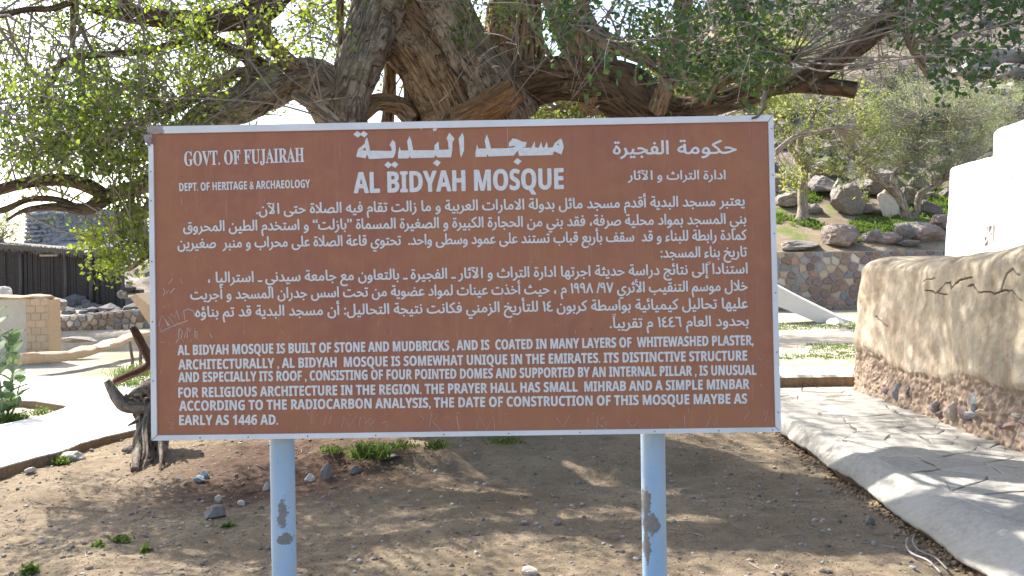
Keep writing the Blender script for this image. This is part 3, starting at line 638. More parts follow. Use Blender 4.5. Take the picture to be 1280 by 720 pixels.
limb([(572, 152, 8.4, 17), (608, 136, 8.3, 17), (646, 111, 8.2, 15.5)], name='cut_stump', seed=87, mat=barkmat('bare_wood', (.42, .25, .13), (.36, .2, .1), (.17, .10, .055)), label='sawn off bare orange brown limb')
limb([(985, 106, 7.5, 9), (1020, 90, 7.4, 11), (1060, 66, 7.3, 11), (1095, 42, 7.2, 9), (1122, 18, 7.2, 8), (1140, -40, 7.1, 8), (1130, -150, 7, 6)], BARKD, seed=89)
limb([(1010, 104, 7.4, 6), (1040, 76, 7.3, 6), (1070, 45, 7.2, 5), (1100, 20, 7.1, 4), (1150, -20, 7, 3)], BARKG, seed=90)
limb([(900, -60, 7.3, 10), (928, 20, 7.25, 9), (945, 50, 7.2, 9), (968, 66, 7.15, 7), (987, 75, 7.1, 6)], BARKD, seed=91)
limb([(470, -90, 8.8, 28), (400, -60, 8.6, 21), (350, -20, 8.5, 20), (324, 10, 8.4, 18), (290, 23, 8.3, 12), (250, 28, 8.2, 12), (210, 22, 8.1, 11), (165, 18, 8, 9), (130, 14, 7.9, 6), (106, 10, 7.9, 5)], BARKD, seed=93)
limb([(176, 18, 8, 9), (148, 2, 8, 8), (120, -20, 8, 7), (60, -60, 8, 5)], BARKD, seed=94)
limb([(322, 8, 8.4, 15), (330, 42, 8.4, 9), (346, 64, 8.5, 9), (370, 90, 8.6, 13)], seed=95)
limb([(314, 10, 8.3, 7), (312, 50, 8.3, 4.5), (311, 116, 8.45, 4.5)], BARKG, seed=96)
limb([(350, 92, 8.7, 9), (318, 76, 8.6, 7.5), (285, 60, 8.5, 6.5), (252, 44, 8.4, 5.5), (225, 52, 8.3, 4.5), (195, 62, 8.2, 4), (150, 67, 8.1, 4), (105, 70, 8, 4), (78, 78, 8, 4), (66, 100, 7.9, 3), (40, 150, 7.8, 1.6)], BARKD, seed=97)
limb([(335, 92, 8.6, 6), (300, 90, 8.5, 6), (270, 106, 8.4, 7), (240, 121, 8.3, 7), (200, 140, 8.2, 6), (150, 165, 8, 4.5), (110, 186, 7.9, 3)], BARKG, seed=98)
limb([(96, -30, 7.5, 2.6), (97, 20, 7.5, 2.5), (104, 42, 7.5, 2.4), (116, 66, 7.5, 2.2), (130, 92, 7.5, 2), (160, 108, 7.5, 1.8), (192, 120, 7.5, 1.5)], BARKG, seed=99, bark=0)
limb([(90, -30, 8, 5), (92, 20, 8, 4), (90, 60, 8, 2.5)], seed=100)
limb([(-20, 24, 7.8, 3.5), (35, 12, 7.8, 3.5), (75, 8, 7.8, 3.5), (130, -20, 7.8, 3.5)], BARKD, seed=101)
limb([(368, 118, 8.3, 6), (395, 133, 8.2, 6), (425, 155, 8.1, 6)], BARKG, seed=103)
limb([(486, 30, 9.2, 9), (488, 90, 9.3, 7), (484, 160, 9.3, 8)], seed=104)
limb([(512, 70, 9.0, 9), (513, 120, 9.05, 8), (510, 170, 9.0, 9)], BARKG, seed=105)
limb([(440, 150, 8.9, 12), (470, 128, 8.9, 9), (500, 132, 9, 11), (520, 150, 9, 14)], seed=106)
limb([(880, 130, 7.9, 6), (900, 104, 7.8, 4.5), (930, 98, 7.7, 3.5), (955, 97, 7.6, 2)], seed=107)
limb([(425, -30, 9.3, 4), (426, 60, 9.2, 4), (425, 90, 9, 4)], BARKG, seed=108)
limb([(190, 300, 8, 3), (176, 301, 8, 2.2), (150, 302, 8, 1.4)], seed=109)
limb([(186, 250, 8.1, 3), (176, 275, 8.05, 2.2), (184, 312, 8, 2)], seed=110)
limb([(188, 318, 8.05, 2), (172, 330, 8, 2.4), (160, 338, 8, 1.5)], seed=111)
limb([(188, 200, 8.2, 5), (172, 175, 8.1, 5), (178, 150, 8.2, 5), (230, 130, 8.4, 6)], seed=112)
limb([(172, 205, 8.1, 4), (150, 195, 8.1, 3.5), (120, 180, 8, 3), (80, 178, 8, 2), (40, 200, 7.9, 1.4)], seed=113)
for (x0, y0, yy) in ((665, -10, 8.2), (690, -5, 8.1), (1130, 0, 7)): 
    limb([(x0 - 10, y0 - 40, yy, 5), (x0, y0 + 30, yy, 4.5), (x0 + 12, y0 + 62, yy, 4), (x0 + 32, y0 + 96, yy + .1, 3.5)], BARKG, seed=int(x0))
# roots
for (a0, a1, yy) in (((500, 545), (420, 572), 8.3), ((620, 550), (560, 575), 8.1)):
    limb([(a0[0], a0[1] - 40, 8.8, 18), (a0[0], a0[1], yy + .2, 12), (a1[0], a1[1] + 8, yy - .4, 7)], seed=a0[0], name='root')
SK = np.concatenate([c[::2, :3] for c in SKEL]); 
def leaves(C, Dn, L, W, n, spread, tint, r, mat=None):
    """n leaves strewn along each of the sprays (start C, direction Dn*length); returns verts, quads, tint"""
    m_ = len(C); t = r.random((m_, n, 1)); p = C[:, None] + Dn[:, None] * t + r.normal(size=(m_, n, 3)) * spread
    d = r.normal(size=(m_, n, 3)) + Dn[:, None] / (np.linalg.norm(Dn, axis=1)[:, None, None] + 1e-6) * .7; d /= np.linalg.norm(d, axis=-1, keepdims=True)
    s = np.cross(d, r.normal(size=(m_, n, 3))); s /= np.linalg.norm(s, axis=-1, keepdims=True); sz = r.uniform(.65, 1.25, (m_, n, 1))
    a = p; b = p + d * L * .45 * sz + s * W * .5 * sz; c = p + d * L * sz; e = p + d * L * .45 * sz - s * W * .5 * sz
    V = np.stack([a, b, c, e], 2).reshape(-1, 3); N = m_ * n
    tt = np.clip(np.repeat(tint, n) + r.normal(size=N) * .22, 0, 1)
    return V, np.arange(N * 4).reshape(-1, 4), np.repeat(tt, 4)
def nearest(p):
    d = ((SK - p) ** 2).sum(1); d[d < .02] += 9; return SK[d.argmin()]
def sprays(regs, twigacc, r):
    Cs, Ds, T = [], [], []
    for (x0, x1, y0, y1, Y0, Y1, n, ln, t0) in regs:
        for k in range(n):
            px, py = r.uniform(x0, x1), r.uniform(y0, y1); yy = r.uniform(Y0, Y1); p = np.array(at(px, py, yy)); jt = r.normal(size=3) * .45
            if px < 430 and py < 240 and (vn(p[None], 1.5, 5)[0] < -.30 + .1 * r.normal() or ((px - 112) / 34) ** 2 + ((py - 38) / 30) ** 2 < 1 or (290 < px < 440 and 62 < py and yy < 9.4) or (py > 195 and px < 110)): continue
            g_ = nearest(p + jt); v = p - g_; L = np.linalg.norm(v)
            if L > 2.2: g_ = p - v / L * 1.2; v = p - g_
            mid = (g_ + p) / 2 + r.normal(size=3) * .12 + np.array((0, 0, .10))
            dirn = (p - mid); dirn /= np.linalg.norm(dirn) + 1e-6; dirn = dirn + r.normal(size=3) * .5 + np.array((0, 0, -.25)); dirn *= ln / np.linalg.norm(dirn)
            C = catmull([g_, mid, p, p + dirn], .16); rad = np.linspace(.010, .0022, len(C)); V, Fc, U = tube(C, rad, 4, cap=False); twigacc.add(V, Fc, 0)
            Cs.append(p - dirn * .3); Ds.append(dirn * 1.4); T.append(np.clip(t0 + .55 * vn(p[None], .9, 8)[0] + r.normal() * .14, 0, 1))
            for q in range(2):
                dd = dirn * .6 + r.normal(size=3) * ln * .5; Cs.append(p + dirn * r.uniform(0, .5)); Ds.append(dd); T.append(T[-1])
                V, Fc, U = tube([Cs[-1], Cs[-1] + dd * .5 + r.normal(size=3) * .02, Cs[-1] + dd], [.003, .002, .0012], 3, cap=False); twigacc.add(V, Fc, 0)
    return np.array(Cs), np.array(Ds), np.array(T)
tw = Acc(); r1 = np.random.default_rng(21)
C1, D1, T1 = sprays([(-60, 250, -20, 150, 6.8, 9.6, 170, .42, .42), (200, 430, -20, 140, 7.6, 10.2, 105, .38, .62), (-60, 185, 110, 222, 6.9, 8.8, 92, .40, .5), (60, 250, 120, 200, 7.2, 9, 30, .4, .55),
                     (110, 186, 248, 318, 7.7, 8.3, 20, .22, .85), (150, 188, 240, 330, 7.7, 8.3, 7, .2, .8), (132, 150, 305, 325, 7.9, 8.1, 2, .12, .85), (380, 470, -10, 95, 9.6, 11, 26, .35, .7), (510, 560, -10, 40, 10, 11, 8, .3, .7), (590, 640, 0, 60, 10, 11, 6, .3, .6),
                     (560, 720, -30, 50, 7.0, 8.4, 8, .3, .45)], tw, r1)
V, Q, T = leaves(C1, D1, .050, .032, 24, .055, T1, r1)
LV = [V]; LQ = [Q]; LT = [T]; off = len(V)
C2, D2, T2 = sprays([(740, 950, -30, 85, 5.2, 7.6, 50, .30, .15), (830, 960, 40, 105, 5.2, 6.6, 9, .2, .3), (900, 1010, 20, 100, 5.4, 7, 8, .18, .8), (960, 1120, -40, 20, 6, 7.4, 8, .26, .2), (1120, 1300, -40, 34, 4.6, 6.6, 32, .30, .08), (1165, 1215, 40, 85, 5, 6, 6, .25, .1), (640, 760, -30, 50, 6.2, 7.6, 10, .3, .2)], tw, r1)
V2, Q2, Tt2 = leaves(C2, D2, .046, .034, 15, .055, T2, r1)
mesh('crown', V, Q, LEAF, tree, attr={'tint': T}, kind='stuff', label='small backlit yellow green leaves')
mesh('crown', V2, Q2, LEAFD, tree, attr={'tint': Tt2}, kind='stuff', label='larger dark green hanging leaves')
# crown above the picture, which throws the dappled shade
def crown_above(n):
    Cs, Ds, T = [], [], []
    while len(Cs) < n:
        u = r1.normal(size=3); u /= np.linalg.norm(u); u *= r1.random() ** .45
        p = np.array((-.3, 10.2, 7.2)) + u * np.array((7.6, 7.4, 3.6))
        v = Vector(p) - CAM; dz = v.dot(fwd)
        if dz > .3:
            py = 360 - v.dot(up) / dz * F; px = 640 + v.dot(rt) / dz * F
            mg = 25 + .85 * F / dz
            if py > -mg and -mg < px < 1280 + mg: continue
        if p[2] < 2.9: continue
        if fbm(p[None], .42, 5, 2)[0] < .0: continue
        d = r1.normal(size=3) * .5 + np.array((0, 0, -.1)); Cs.append(p); Ds.append(d); T.append(.4)
        g_ = nearest(p)
        if len(Cs) % 2 == 0:
            w = p - g_; L = np.linalg.norm(w); g_ = p - w / L * min(L, 1.8); Cc = catmull([g_, (g_ + p) / 2 + r1.normal(size=3) * .1, p, p + d * .6], .3)
            Vt, Ft, U = tube(Cc, np.linspace(.02, .004, len(Cc)), 4, cap=False); tw.add(Vt, Ft, 0)
    return np.array(Cs), np.array(Ds), np.array(T)
C3, D3, T3 = crown_above(2500); V3, Q3, Tt3 = leaves(C3, D3, .085, .055, 26, .11, T3, r1)
mesh('crown', V3, Q3, LEAF, tree, attr={'tint': Tt3}, kind='stuff')
# bare hanging twigs on the right half
for k in range(250):
    px = r1.choice([r1.uniform(560, 900), r1.uniform(860, 1180), r1.uniform(1000, 1130)]); py = r1.uniform(-40, 95); yy = r1.uniform(6.4, 8.1)
    p = np.array(at(px, py, yy)); d = np.array((r1.normal() * .5, r1.normal() * .2, r1.uniform(-1, .25))); d *= r1.uniform(.25, .75) / np.linalg.norm(d)
    b2 = r1.normal(size=3) * .12; rr = r1.uniform(.0018, .0055)
    C = catmull([p, p + d * .35 + b2, p + d * .7 + b2 * 1.3 + (0, 0, -.03), p + d + r1.normal(size=3) * .10 + (0, 0, -.05 * r1.random())], .06)
    if C[:, 2].min() < 1.55 + 204 / F * C[0, 1]: continue
    Vt, Ft, U = tube(C, np.linspace(rr, .0012, len(C)), 4, cap=False); tw.add(Vt, Ft, 0)
# bare wiry twigs among the left foliage
for k in range(260):
    px = r1.uniform(-30, 330); py = r1.uniform(-20, 190); yy = r1.uniform(7.4, 9.2); p = np.array(at(px, py, yy))
    d = np.array((r1.normal(), r1.normal() * .3, r1.normal() * .8 - .2)); d *= r1.uniform(.4, 1.1) / np.linalg.norm(d); b2 = r1.normal(size=3) * .1
    C = catmull([p, p + d * .35 + b2, p + d * .7 + b2 * .5, p + d], .08)
    Vt, Ft, U = tube(C, np.linspace(r1.uniform(.003, .010), .0015, len(C)), 4, cap=False); tw.add(Vt, Ft, 0)
tw.build('twigs', TWIG, tree, kind='stuff')
# ------------------------------------------------------------ the path on the right
EB = [(977, 541), (1033, 580), (1096, 619), (1158, 662), (1228, 716)]; ET = [(979, 519), (1033, 548), (1068, 569), (1158, 612), (1240, 655)]
ZT = .22
pb = [on_z(x, y, .07) for x, y in EB]; pt = [on_z(x, y, ZT - .015) for x, y in ET]; wbl = [on_z(x, y, ZT) for x, y in ((1064, 485), (1119, 504), (1173, 524), (1212, 541), (1278, 574))]
def fit(L): A = np.array([[p.y, p.x] for p in L]); k = np.polyfit(A[:, 0], A[:, 1], 1); return lambda y: k[0] * y + k[1]
fb, ft, fw = fit(pb), fit(pt), fit(wbl)
KY = on_z(1020, 483, ZT).y
pe = D.objects.new('path', None)
def sheet(name, fn, us, vs, mat, parent=None, **k):
    nu, nv = len(us), len(vs); V = np.array([fn(u, v) for v in vs for u in us]); i0 = (np.arange(nv - 1)[:, None] * nu + np.arange(nu - 1)[None]).ravel()
    Q = np.stack([i0, i0 + 1, i0 + 1 + nu, i0 + nu], 1); return V, Q
ysn = np.arange(1.0, KY + .05, .028); rowsV = []
for y in ysn:
    xb, xt, xw = fb(y), ft(y), fw(y) + .35
    wv = .008 * math.sin(y * 2.1) + .005 * math.sin(y * 5.3 + 1)
    prof = [(xb + .10, -.15), (xb + .07, .0), (xb + .045, .05), (xb + wv * .4, .062), (xb - .01 + wv * .4, .085), (xb + (xt - xb) * .45 + wv, .15), (xt - .012 + wv, .199), (xt + .012 + wv, .209), (xt + .09 + wv * .5, .212)] + [(xt + .12 + (xw - xt - .12) * t, .212) for t in np.linspace(.06, 1, 24)]
    rowsV.append([(x, y, z) for x, z in prof])
RV = np.array(rowsV); nr, nc = RV.shape[:2]; Pf = RV.reshape(-1, 3)
nzv = fbm(Pf, 4, 55, 4); side = (Pf[:, 2] > .04) & (Pf[:, 2] < .205); Pf[:, 2] += nzv * np.where(Pf[:, 2] > .2115, .0015, .006) * (Pf[:, 2] > .04) + fbm(Pf, 16, 57, 3) * .004 * side; Pf[:, 0] += fbm(Pf, 2.2, 56, 5) * np.interp(Pf[:, 2], [.05, .12, .2], [.035, .02, .008]) + vn(Pf, 25, 58) * .006 * side
i0 = (np.arange(nr - 1)[:, None] * nc + np.arange(nc - 1)[None]).ravel(); Q = np.stack([i0, i0 + 1, i0 + 1 + nc, i0 + nc], 1)
pm = mesh('path', Pf, Q, PATHM, smooth=True, kind='structure'); pm.data.materials.append(EARTH)
fi = np.tile(np.arange(nc - 1), nr - 1); pm.data.materials.append(simple('path_joint', (.19, .17, .145), (.27, .245, .215), 9, 50, .95, .4, .006))
pm.data.polygons.foreach_set('material_index', np.where(fi < 3, 1, np.where(fi > 8, 2, 0)).astype(np.int32))
rp = random.Random(5); pts = []
yv = 3.0
while yv < KY:
    xa, xw = ft(yv) + .14, fw(yv) + .1; n = 4 if rp.random() < .5 else 5
    for k in range(n): pts.append((xa + (xw - xa) * (k + .5 + rp.uniform(-.38, .38)) / n, yv + rp.uniform(-.16, .16)))
    yv += .36
for poly in voronoi(pts, (1.5, 5.2, 2.9, KY - .02)):
    # clip to the flat of the path
    P = []
    for x, y in poly: P.append((min(max(x, ft(y) + .10), fw(y) + .16), y))
    P = [p for i, p in enumerate(P) if math.hypot(p[0] - P[i - 1][0], p[1] - P[i - 1][1]) > .025]
    if len(P) < 3: continue
    A = .5 * abs(sum(P[i - 1][0] * P[i][1] - P[i][0] * P[i - 1][1] for i in range(len(P))))
    if A < .012: continue
    Q2_ = []                                                   # ragged outline
    for i in range(len(P)):
        a, b_ = P[i], P[(i + 1) % len(P)]; Q2_.append(a); mx = ((a[0] + b_[0]) / 2 + rp.uniform(-.03, .03), (a[1] + b_[1]) / 2 + rp.uniform(-.03, .03)); Q2_.append(mx)
    o1 = inset(Q2_, .003); o2 = inset(Q2_, .009); h = .219 + rp.uniform(-.002, .003); tx, ty = rp.uniform(-.008, .008), rp.uniform(-.008, .008); c0 = o1.mean(0)
    hh = lambda x, y, z: (x, y, z + (x - c0[0]) * tx + (y - c0[1]) * ty)
    V, Fc = ring_cap([[hh(x, y, .19) for x, y in o1], [hh(x, y, h - .004) for x, y in o1], [hh(x, y, h) for x, y in o2]])
    mesh('paving_stone', V, Fc, PAVEM, pm)
# kerb step closing the path
k0, k1 = on_z(930, 486, ZT), on_z(1066, 483, ZT)
kz = .36; x0, x1 = k0.x - 1.0, k1.x + .5
nxk = 60; V = []
for i in range(nxk):
    x = x0 + (x1 - x0) * i / (nxk - 1); w = .012 * math.sin(i * .9) + .01 * math.sin(i * 2.3)
    V += [(x, KY + w, .15), (x, KY - .01 + w, kz - .03), (x, KY + .02, kz), (x, KY + .95 + w * 4, kz + .005), (x, KY + 1.0 + w * 4, kz - .05)]
Fk = [(i * 5 + j, (i + 1) * 5 + j, (i + 1) * 5 + j + 1, i * 5 + j + 1) for i in range(nxk - 1) for j in range(4)]
kb = mesh('kerb', V, [f[::-1] for f in Fk], CONC, loc=(k0.x, KY, ZT), smooth=False); kb.data.materials.append(EARTH)  # dark earth colour on the riser carries its shade
kb.data.polygons.foreach_set('material_index', np.array([1 if i % 4 == 0 else 0 for i in range(len(Fk))], dtype=np.int32)); tag(kb, 'low white topped kerb step at the far end of the paved path', 'kerb', kind='structure')
# ------------------------------------------------------------ plaster wall beside the path
def wallmat():
    m, t, o = NT('weathered_plaster'); v = vecs(t); n1 = noise(t, v, 1.3, 5); n2 = noise(t, v, 9, 8, .7); n3 = noise(t, v, 45, 6, .7)
    st = noise(t, vecs(t, 'Object', (3, 3, .5)), 2, 6)
    c = mixc(t, ramp(t, n1, .35, .65), (.52, .45, .35), (.44, .365, .265)); c = mixc(t, ramp(t, st, .42, .66), c, (.34, .265, .19)); c = mixc(t, ramp(t, n2, .5, .8), c, (.56, .51, .44))
    e = mixc(t, ramp(t, n2, .35, .65), (.27, .20, .15), (.40, .31, .24))
    a = nn(t, 'ShaderNodeMath', operation='MULTIPLY_ADD'); t.links.new(n2, a.inputs[0]); a.inputs[1].default_value = .5; t.links.new(attr(t, 'expose'), a.inputs[2])
    c = mixc(t, ramp(t, a.outputs[0], .68, .82), c, e)
    c = mixc(t, attr(t, 'crack'), c, (.10, .065, .04))
    b = bump(t, n2, .5, .03); b = bump(t, n3, .5, .008, b); finish(t, o, c, .95, b, .08); return m
WALLM = wallmat()
wy0, wy1 = 3.0, on_z(1064, 485, ZT).y
nv = 230; nu = 900; ysw = np.linspace(wy1, wy0, nu); top = lambda y: float(np.interp(y, [4, 6.4, 7.2, 8.2, 9.2, 10.2, 10.9, 11.5], [1.80, 1.76, 1.74, 1.70, 1.72, 1.74, 1.70, 1.60]))
WV = []; tops = []
for iy, y in enumerate(ysw):
    T_ = top(y); endr = min(1, (wy1 - y) / .28); rnd = math.sqrt(max(0, 1 - (1 - endr) ** 2)); xw = fw(y) - .13 * float(sst(9.0, 11.0, np.array(y))); xin = (1 - rnd) * .20
    for k in range(nv):
        t = k / (nv - 1)
        if t < .80:
            h = t / .80; z = ZT - .08 + (T_ - .16 - ZT + .08) * h; x = xw + .10 * h + .05 * (1 - h) ** 3 * -1 + xin
        else:
            q = (t - .80) / .20 * math.pi / 2; x = xw + .10 + .22 * (1 - math.cos(q)) * 1.3 + xin; z = T_ - .16 + .16 * math.sin(q)
        z = min(z, T_ - .25 * (1 - rnd) ** 2)
        WV.append((x, y, z))
WV = np.array(WV); H = (WV[:, 2] - ZT)
lowline = .46 + .10 * fbm(np.stack([WV[:, 1], WV[:, 1] * 0, WV[:, 1] * 0], -1), .9, 8, 3) + .12 * sst(10, 11.2, WV[:, 1])
n_big = fbm(WV, .9, 60, 3); n_m = fbm(WV, 4, 61, 4); n_f = fbm(WV, 14, 62, 3)
expose = sst(.06, -.06, H - lowline)
disp = n_big * .05 + n_m * .014 + n_f * .003 - expose * (.035 + .035 * n_m) - expose * .022 * np.abs(n_f) - .012 * expose * vn(WV, 30, 64)
# drips and folds on the far half
disp += .022 * vn(WV * np.array((1, 3.2, .8)), 1.6, 63)
CR = []
for L in ([(1112, 408), (1100, 395)], [(1153, 353), (1160, 348), (1166, 349), (1172, 347)], [(1158, 363), (1168, 364), (1176, 367), (1184, 355), (1189, 353), (1194, 361), (1200, 352), (1208, 348), (1217, 347)], [(1177, 367), (1189, 368)],
          [(1212, 358), (1219, 357), (1224, 363), (1232, 366), (1240, 364), (1247, 367), (1255, 365), (1262, 363), (1268, 364)], [(1255, 365), (1259, 352), (1264, 341), (1270, 337), (1275, 343), (1281, 345)], [(1268, 364), (1276, 371), (1284, 377)],
          ):
    CR.append(L)
vw = WV - np.array(CAM); dz = vw @ np.array(fwd); PX = 640 + vw @ np.array(rt) / dz * F; PY = 360 - vw @ np.array(up) / dz * F
dmin = np.full(len(WV), 99.); 
jx = PX + vn(WV, 22, 70) * 1.2; jy = PY + vn(WV, 22, 71) * 1.2
for ci, L in enumerate(CR):
    th = .85 if ci in (2, 4, 5) else .55
    for (ax, ay), (bx, by) in zip(L[:-1], L[1:]):
        dx, dy = bx - ax, by - ay; t = np.clip(((jx - ax) * dx + (jy - ay) * dy) / (dx * dx + dy * dy), 0, 1)
        dmin = np.minimum(dmin, np.hypot(jx - ax - t * dx, jy - ay - t * dy) * 1.6 / th)
ck = np.where((PX > 1080) & (WV[:, 0] < fw(8) + 3), sst(1.6, .95, dmin), 0)
disp -= ck * .035
WV[:, 0] -= disp * (1 - .3 * sst(1.4, 1.7, WV[:, 2])); WV[:, 2] += disp * .5 * sst(1.5, 1.7, WV[:, 2])
WV = WV.reshape(nu, nv, 3)
ext = WV[:, -1].copy(); e1 = ext + np.array((.55, 0, 0)); e2 = e1 * np.array((1, 1, 0)) + np.array((.05, 0, .1))
full = np.concatenate([WV, e1[:, None], e2[:, None]], 1); nvv = nv + 2; V = full.reshape(-1, 3)
i0 = (np.arange(nu - 1)[:, None] * nvv + np.arange(nvv - 1)[None]).ravel(); Q = np.stack([i0, i0 + 1, i0 + 1 + nvv, i0 + nvv], 1)
ee = np.concatenate([expose.reshape(nu, nv), np.zeros((nu, 2))], 1).ravel(); cc = np.concatenate([ck.reshape(nu, nv), np.zeros((nu, 2))], 1).ravel()
wall = empty('plaster_wall', (fw(8), 8, ZT), 'rounded mud plastered wall with dark cracks and broken base beside the paved path', 'wall')
mesh('wall_body', V, Q, WALLM, wall, smooth=True, attr={'expose': ee, 'crack': cc})
endF = [tuple(range(nvv))]; mesh('wall_end', full[0], endF, WALLM, wall, attr={'expose': np.zeros(nvv), 'crack': np.zeros(nvv)})
# stones showing in the broken base
for k, (px, py, wd, ht, mi) in enumerate(((1123, 492, 6, 22, 2), (1133, 490, 6, 16, 2), (1147, 503, 6, 13, 3), (1163, 511, 8, 20, 2), (1170, 517, 5, 12, 4), (1184, 514, 9, 24, 5), (1198, 517, 11, 18, 4), (1214, 502, 10, 26, 2), (1216, 520, 8, 12, 2), (1231, 516, 11, 12, 3), (1243, 533, 10, 12, 4), (1257, 518, 10, 8, 5), (1256, 535, 9, 12, 1), (1268, 528, 8, 14, 4), (1275, 545, 9, 9, 5), (1105, 488, 5, 9, 4))):
    j = int(np.argmin((PX - px) ** 2 + (PY - py) ** 2)); p = WV.reshape(-1, 3)[j]; s = p[1] / F
    V, Fc = rock_v((p[0] + .03, p[1], p[2]), (.06, wd * s * 2.4, ht * s * .62), 300 + k, 2, 8, .9)
    V[:, 1] = p[1] + (V[:, 1] - p[1]); mesh('stone', V, Fc, STONES[mi], wall)
# ------------------------------------------------------------ the white mosque
mz = 3.3
c0 = at(1175, 330, 13.2); MX = c0.x
mos = empty('mosque', (MX + 2, 10, ZT), 'whitewashed mosque building with stepped rounded walls and small lattice vent behind the plaster wall', 'mosque')
def soft_block(x0, x1, y0, y1, z0, z1, r, bat, seed, seg=40):
    """box with rounded upper edges, battered sides and a hand-smoothed surface"""
    import bmesh
    b = bmesh.new(); n = 9
    corners = []
    V = []; Fc = []
    zs = list(np.linspace(z0, z1 - r, 26)) + [z1 - r + r * math.sin(a) for a in np.linspace(.2, math.pi / 2, 7)]
    rings = []
    for z in zs:
        ins = bat * (z - z0) + (r * (1 - math.sqrt(max(0, 1 - ((z - (z1 - r)) / r) ** 2))) if z > z1 - r else 0)
        X0, X1, Y0, Y1 = x0 + ins, x1 - ins, y0 + ins, y1 - ins; ring = []; cr = r * .8
        for (cx, cy, a0) in ((X1 - cr, Y1 - cr, 0), (X0 + cr, Y1 - cr, 90), (X0 + cr, Y0 + cr, 180), (X1 - cr, Y0 + cr, 270)):
            for a in np.linspace(a0, a0 + 90, 6): ring.append((cx + cr * math.cos(R(a)), cy + cr * math.sin(R(a)), z))
        out = []
        for i in range(len(ring)):
            p, q = np.array(ring[i]), np.array(ring[(i + 1) % len(ring)]); m_ = max(1, int(np.linalg.norm(q - p) / .2)); out += [p + (q - p) * t / m_ for t in range(m_)]
        rings.append(out)
    n0 = min(len(r_) for r_ in rings); rr = []
    for r_ in rings:
        A = np.array(r_); s = np.concatenate([[0], np.cumsum(np.linalg.norm(np.diff(np.vstack([A, A[:1]]), axis=0), axis=1))]); A2 = np.vstack([A, A[:1]]); tt = np.linspace(0, s[-1], 160, endpoint=False)
        rr.append([(np.interp(t, s, A2[:, 0]), np.interp(t, s, A2[:, 1]), A[0][2]) for t in tt])
    V, Fc = ring_cap(rr); V = np.array(V); d = fbm(V, .8, seed, 3) * .03 + fbm(V, 4, seed + 1, 2) * .006; c = np.array(((x0 + x1) / 2, (y0 + y1) / 2)); w = V[:, :2] - c; w /= np.linalg.norm(w, axis=1)[:, None]
    V[:, :2] += w * d[:, None]; V[:, 2] += d * .6; return V, Fc
tl = at(1184, 209, 13.1); V, Fc = soft_block(MX, MX + 5, 6.0, 13.25, .1, tl.z, .06, .035, 90); mwall = mesh('wall', V, Fc, PLASTERW, mos, smooth=True)
t2 = at(1241, 167, 1.0); Yb = (MX + .16) / (at(1240, 170, 1).x); p2 = at(1243, 163, Yb)
V, Fc = soft_block(MX + .13, MX + 4.6, 5.5, Yb + .05, tl.z - .35, p2.z + .02, .09, .05, 95); mesh('parapet_block', V, Fc, PLASTERW, mos, smooth=True)
# lattice vent: frame and star lattice over a panel coloured as the shaded opening
vy = (MX + .07) / at(1237, 295, 1).x; vc = at(1237, 295, vy); ac = Acc(); hw, hh = .105, .145
V, Fc = box(MX + .0, MX + .02, vy - hw, vy + hw, vc.z - hh, vc.z + hh); bk = simple('vent_painted_shadow', (.10, .07, .06), (.16, .10, .08), 20, 80)
xo = MX + .035 + .035 * (vc.z - .1) - .0
V, Fc = box(xo + .0, xo + .05, vy - hw, vy + hw, vc.z - hh, vc.z + hh)
def outx(p, o): return (p[0] - o, p[1], p[2])
o_w = wloc(mwall); bpy.context.view_layer.update(); hit, hp, hn, hi = mwall.ray_cast(Vector((MX - 2, vy, vc.z)) - o_w, Vector((1, 0, 0)))
xs_ = (hp.x + o_w.x if hit else MX + .07) - .006
vent = mesh('vent', *box(xs_ + .0, xs_ + .1, vy - hw, vy + hw, vc.z - hh, vc.z + hh), bk, mos)
for (a0, b0) in ((0, 1), (1, 0), (1, 1), (1, -1), (2, 1), (1, 2)):
    L = math.hypot(a0, b0); u = np.array((0, a0 / L, b0 / L)); w_ = np.array((0, -b0 / L, a0 / L)); c_ = np.array((xs_ - .003, vy, vc.z)); ex = min(hw / abs(u[1]) if abs(u[1]) > .01 else 9, hh / abs(u[2]) if abs(u[2]) > .01 else 9)
    off_ = .002 * (a0 + b0); q = [c_ - u * ex - w_ * .012, c_ + u * ex - w_ * .012, c_ + u * ex + w_ * .012, c_ - u * ex + w_ * .012]
    V, Fc = ring_cap([[tuple(p + np.array((.02, 0, 0))) for p in q], [tuple(p - np.array((off_, 0, 0))) for p in q]]); mesh('lattice_bar', V, Fc, PLASTERW, vent)
for s in (-1, 1):
    V, Fc = box(xs_ - .008, xs_ + .02, vy + s * hw - .012, vy + s * hw + .012, vc.z - hh - .012, vc.z + hh + .012); mesh('vent_frame', V, Fc, PLASTERW, vent)
    V, Fc = box(xs_ - .006, xs_ + .02, vy - hw + .012, vy + hw - .012, vc.z + s * hh - .012, vc.z + s * hh + .012); mesh('vent_frame', V, Fc, PLASTERW, vent)
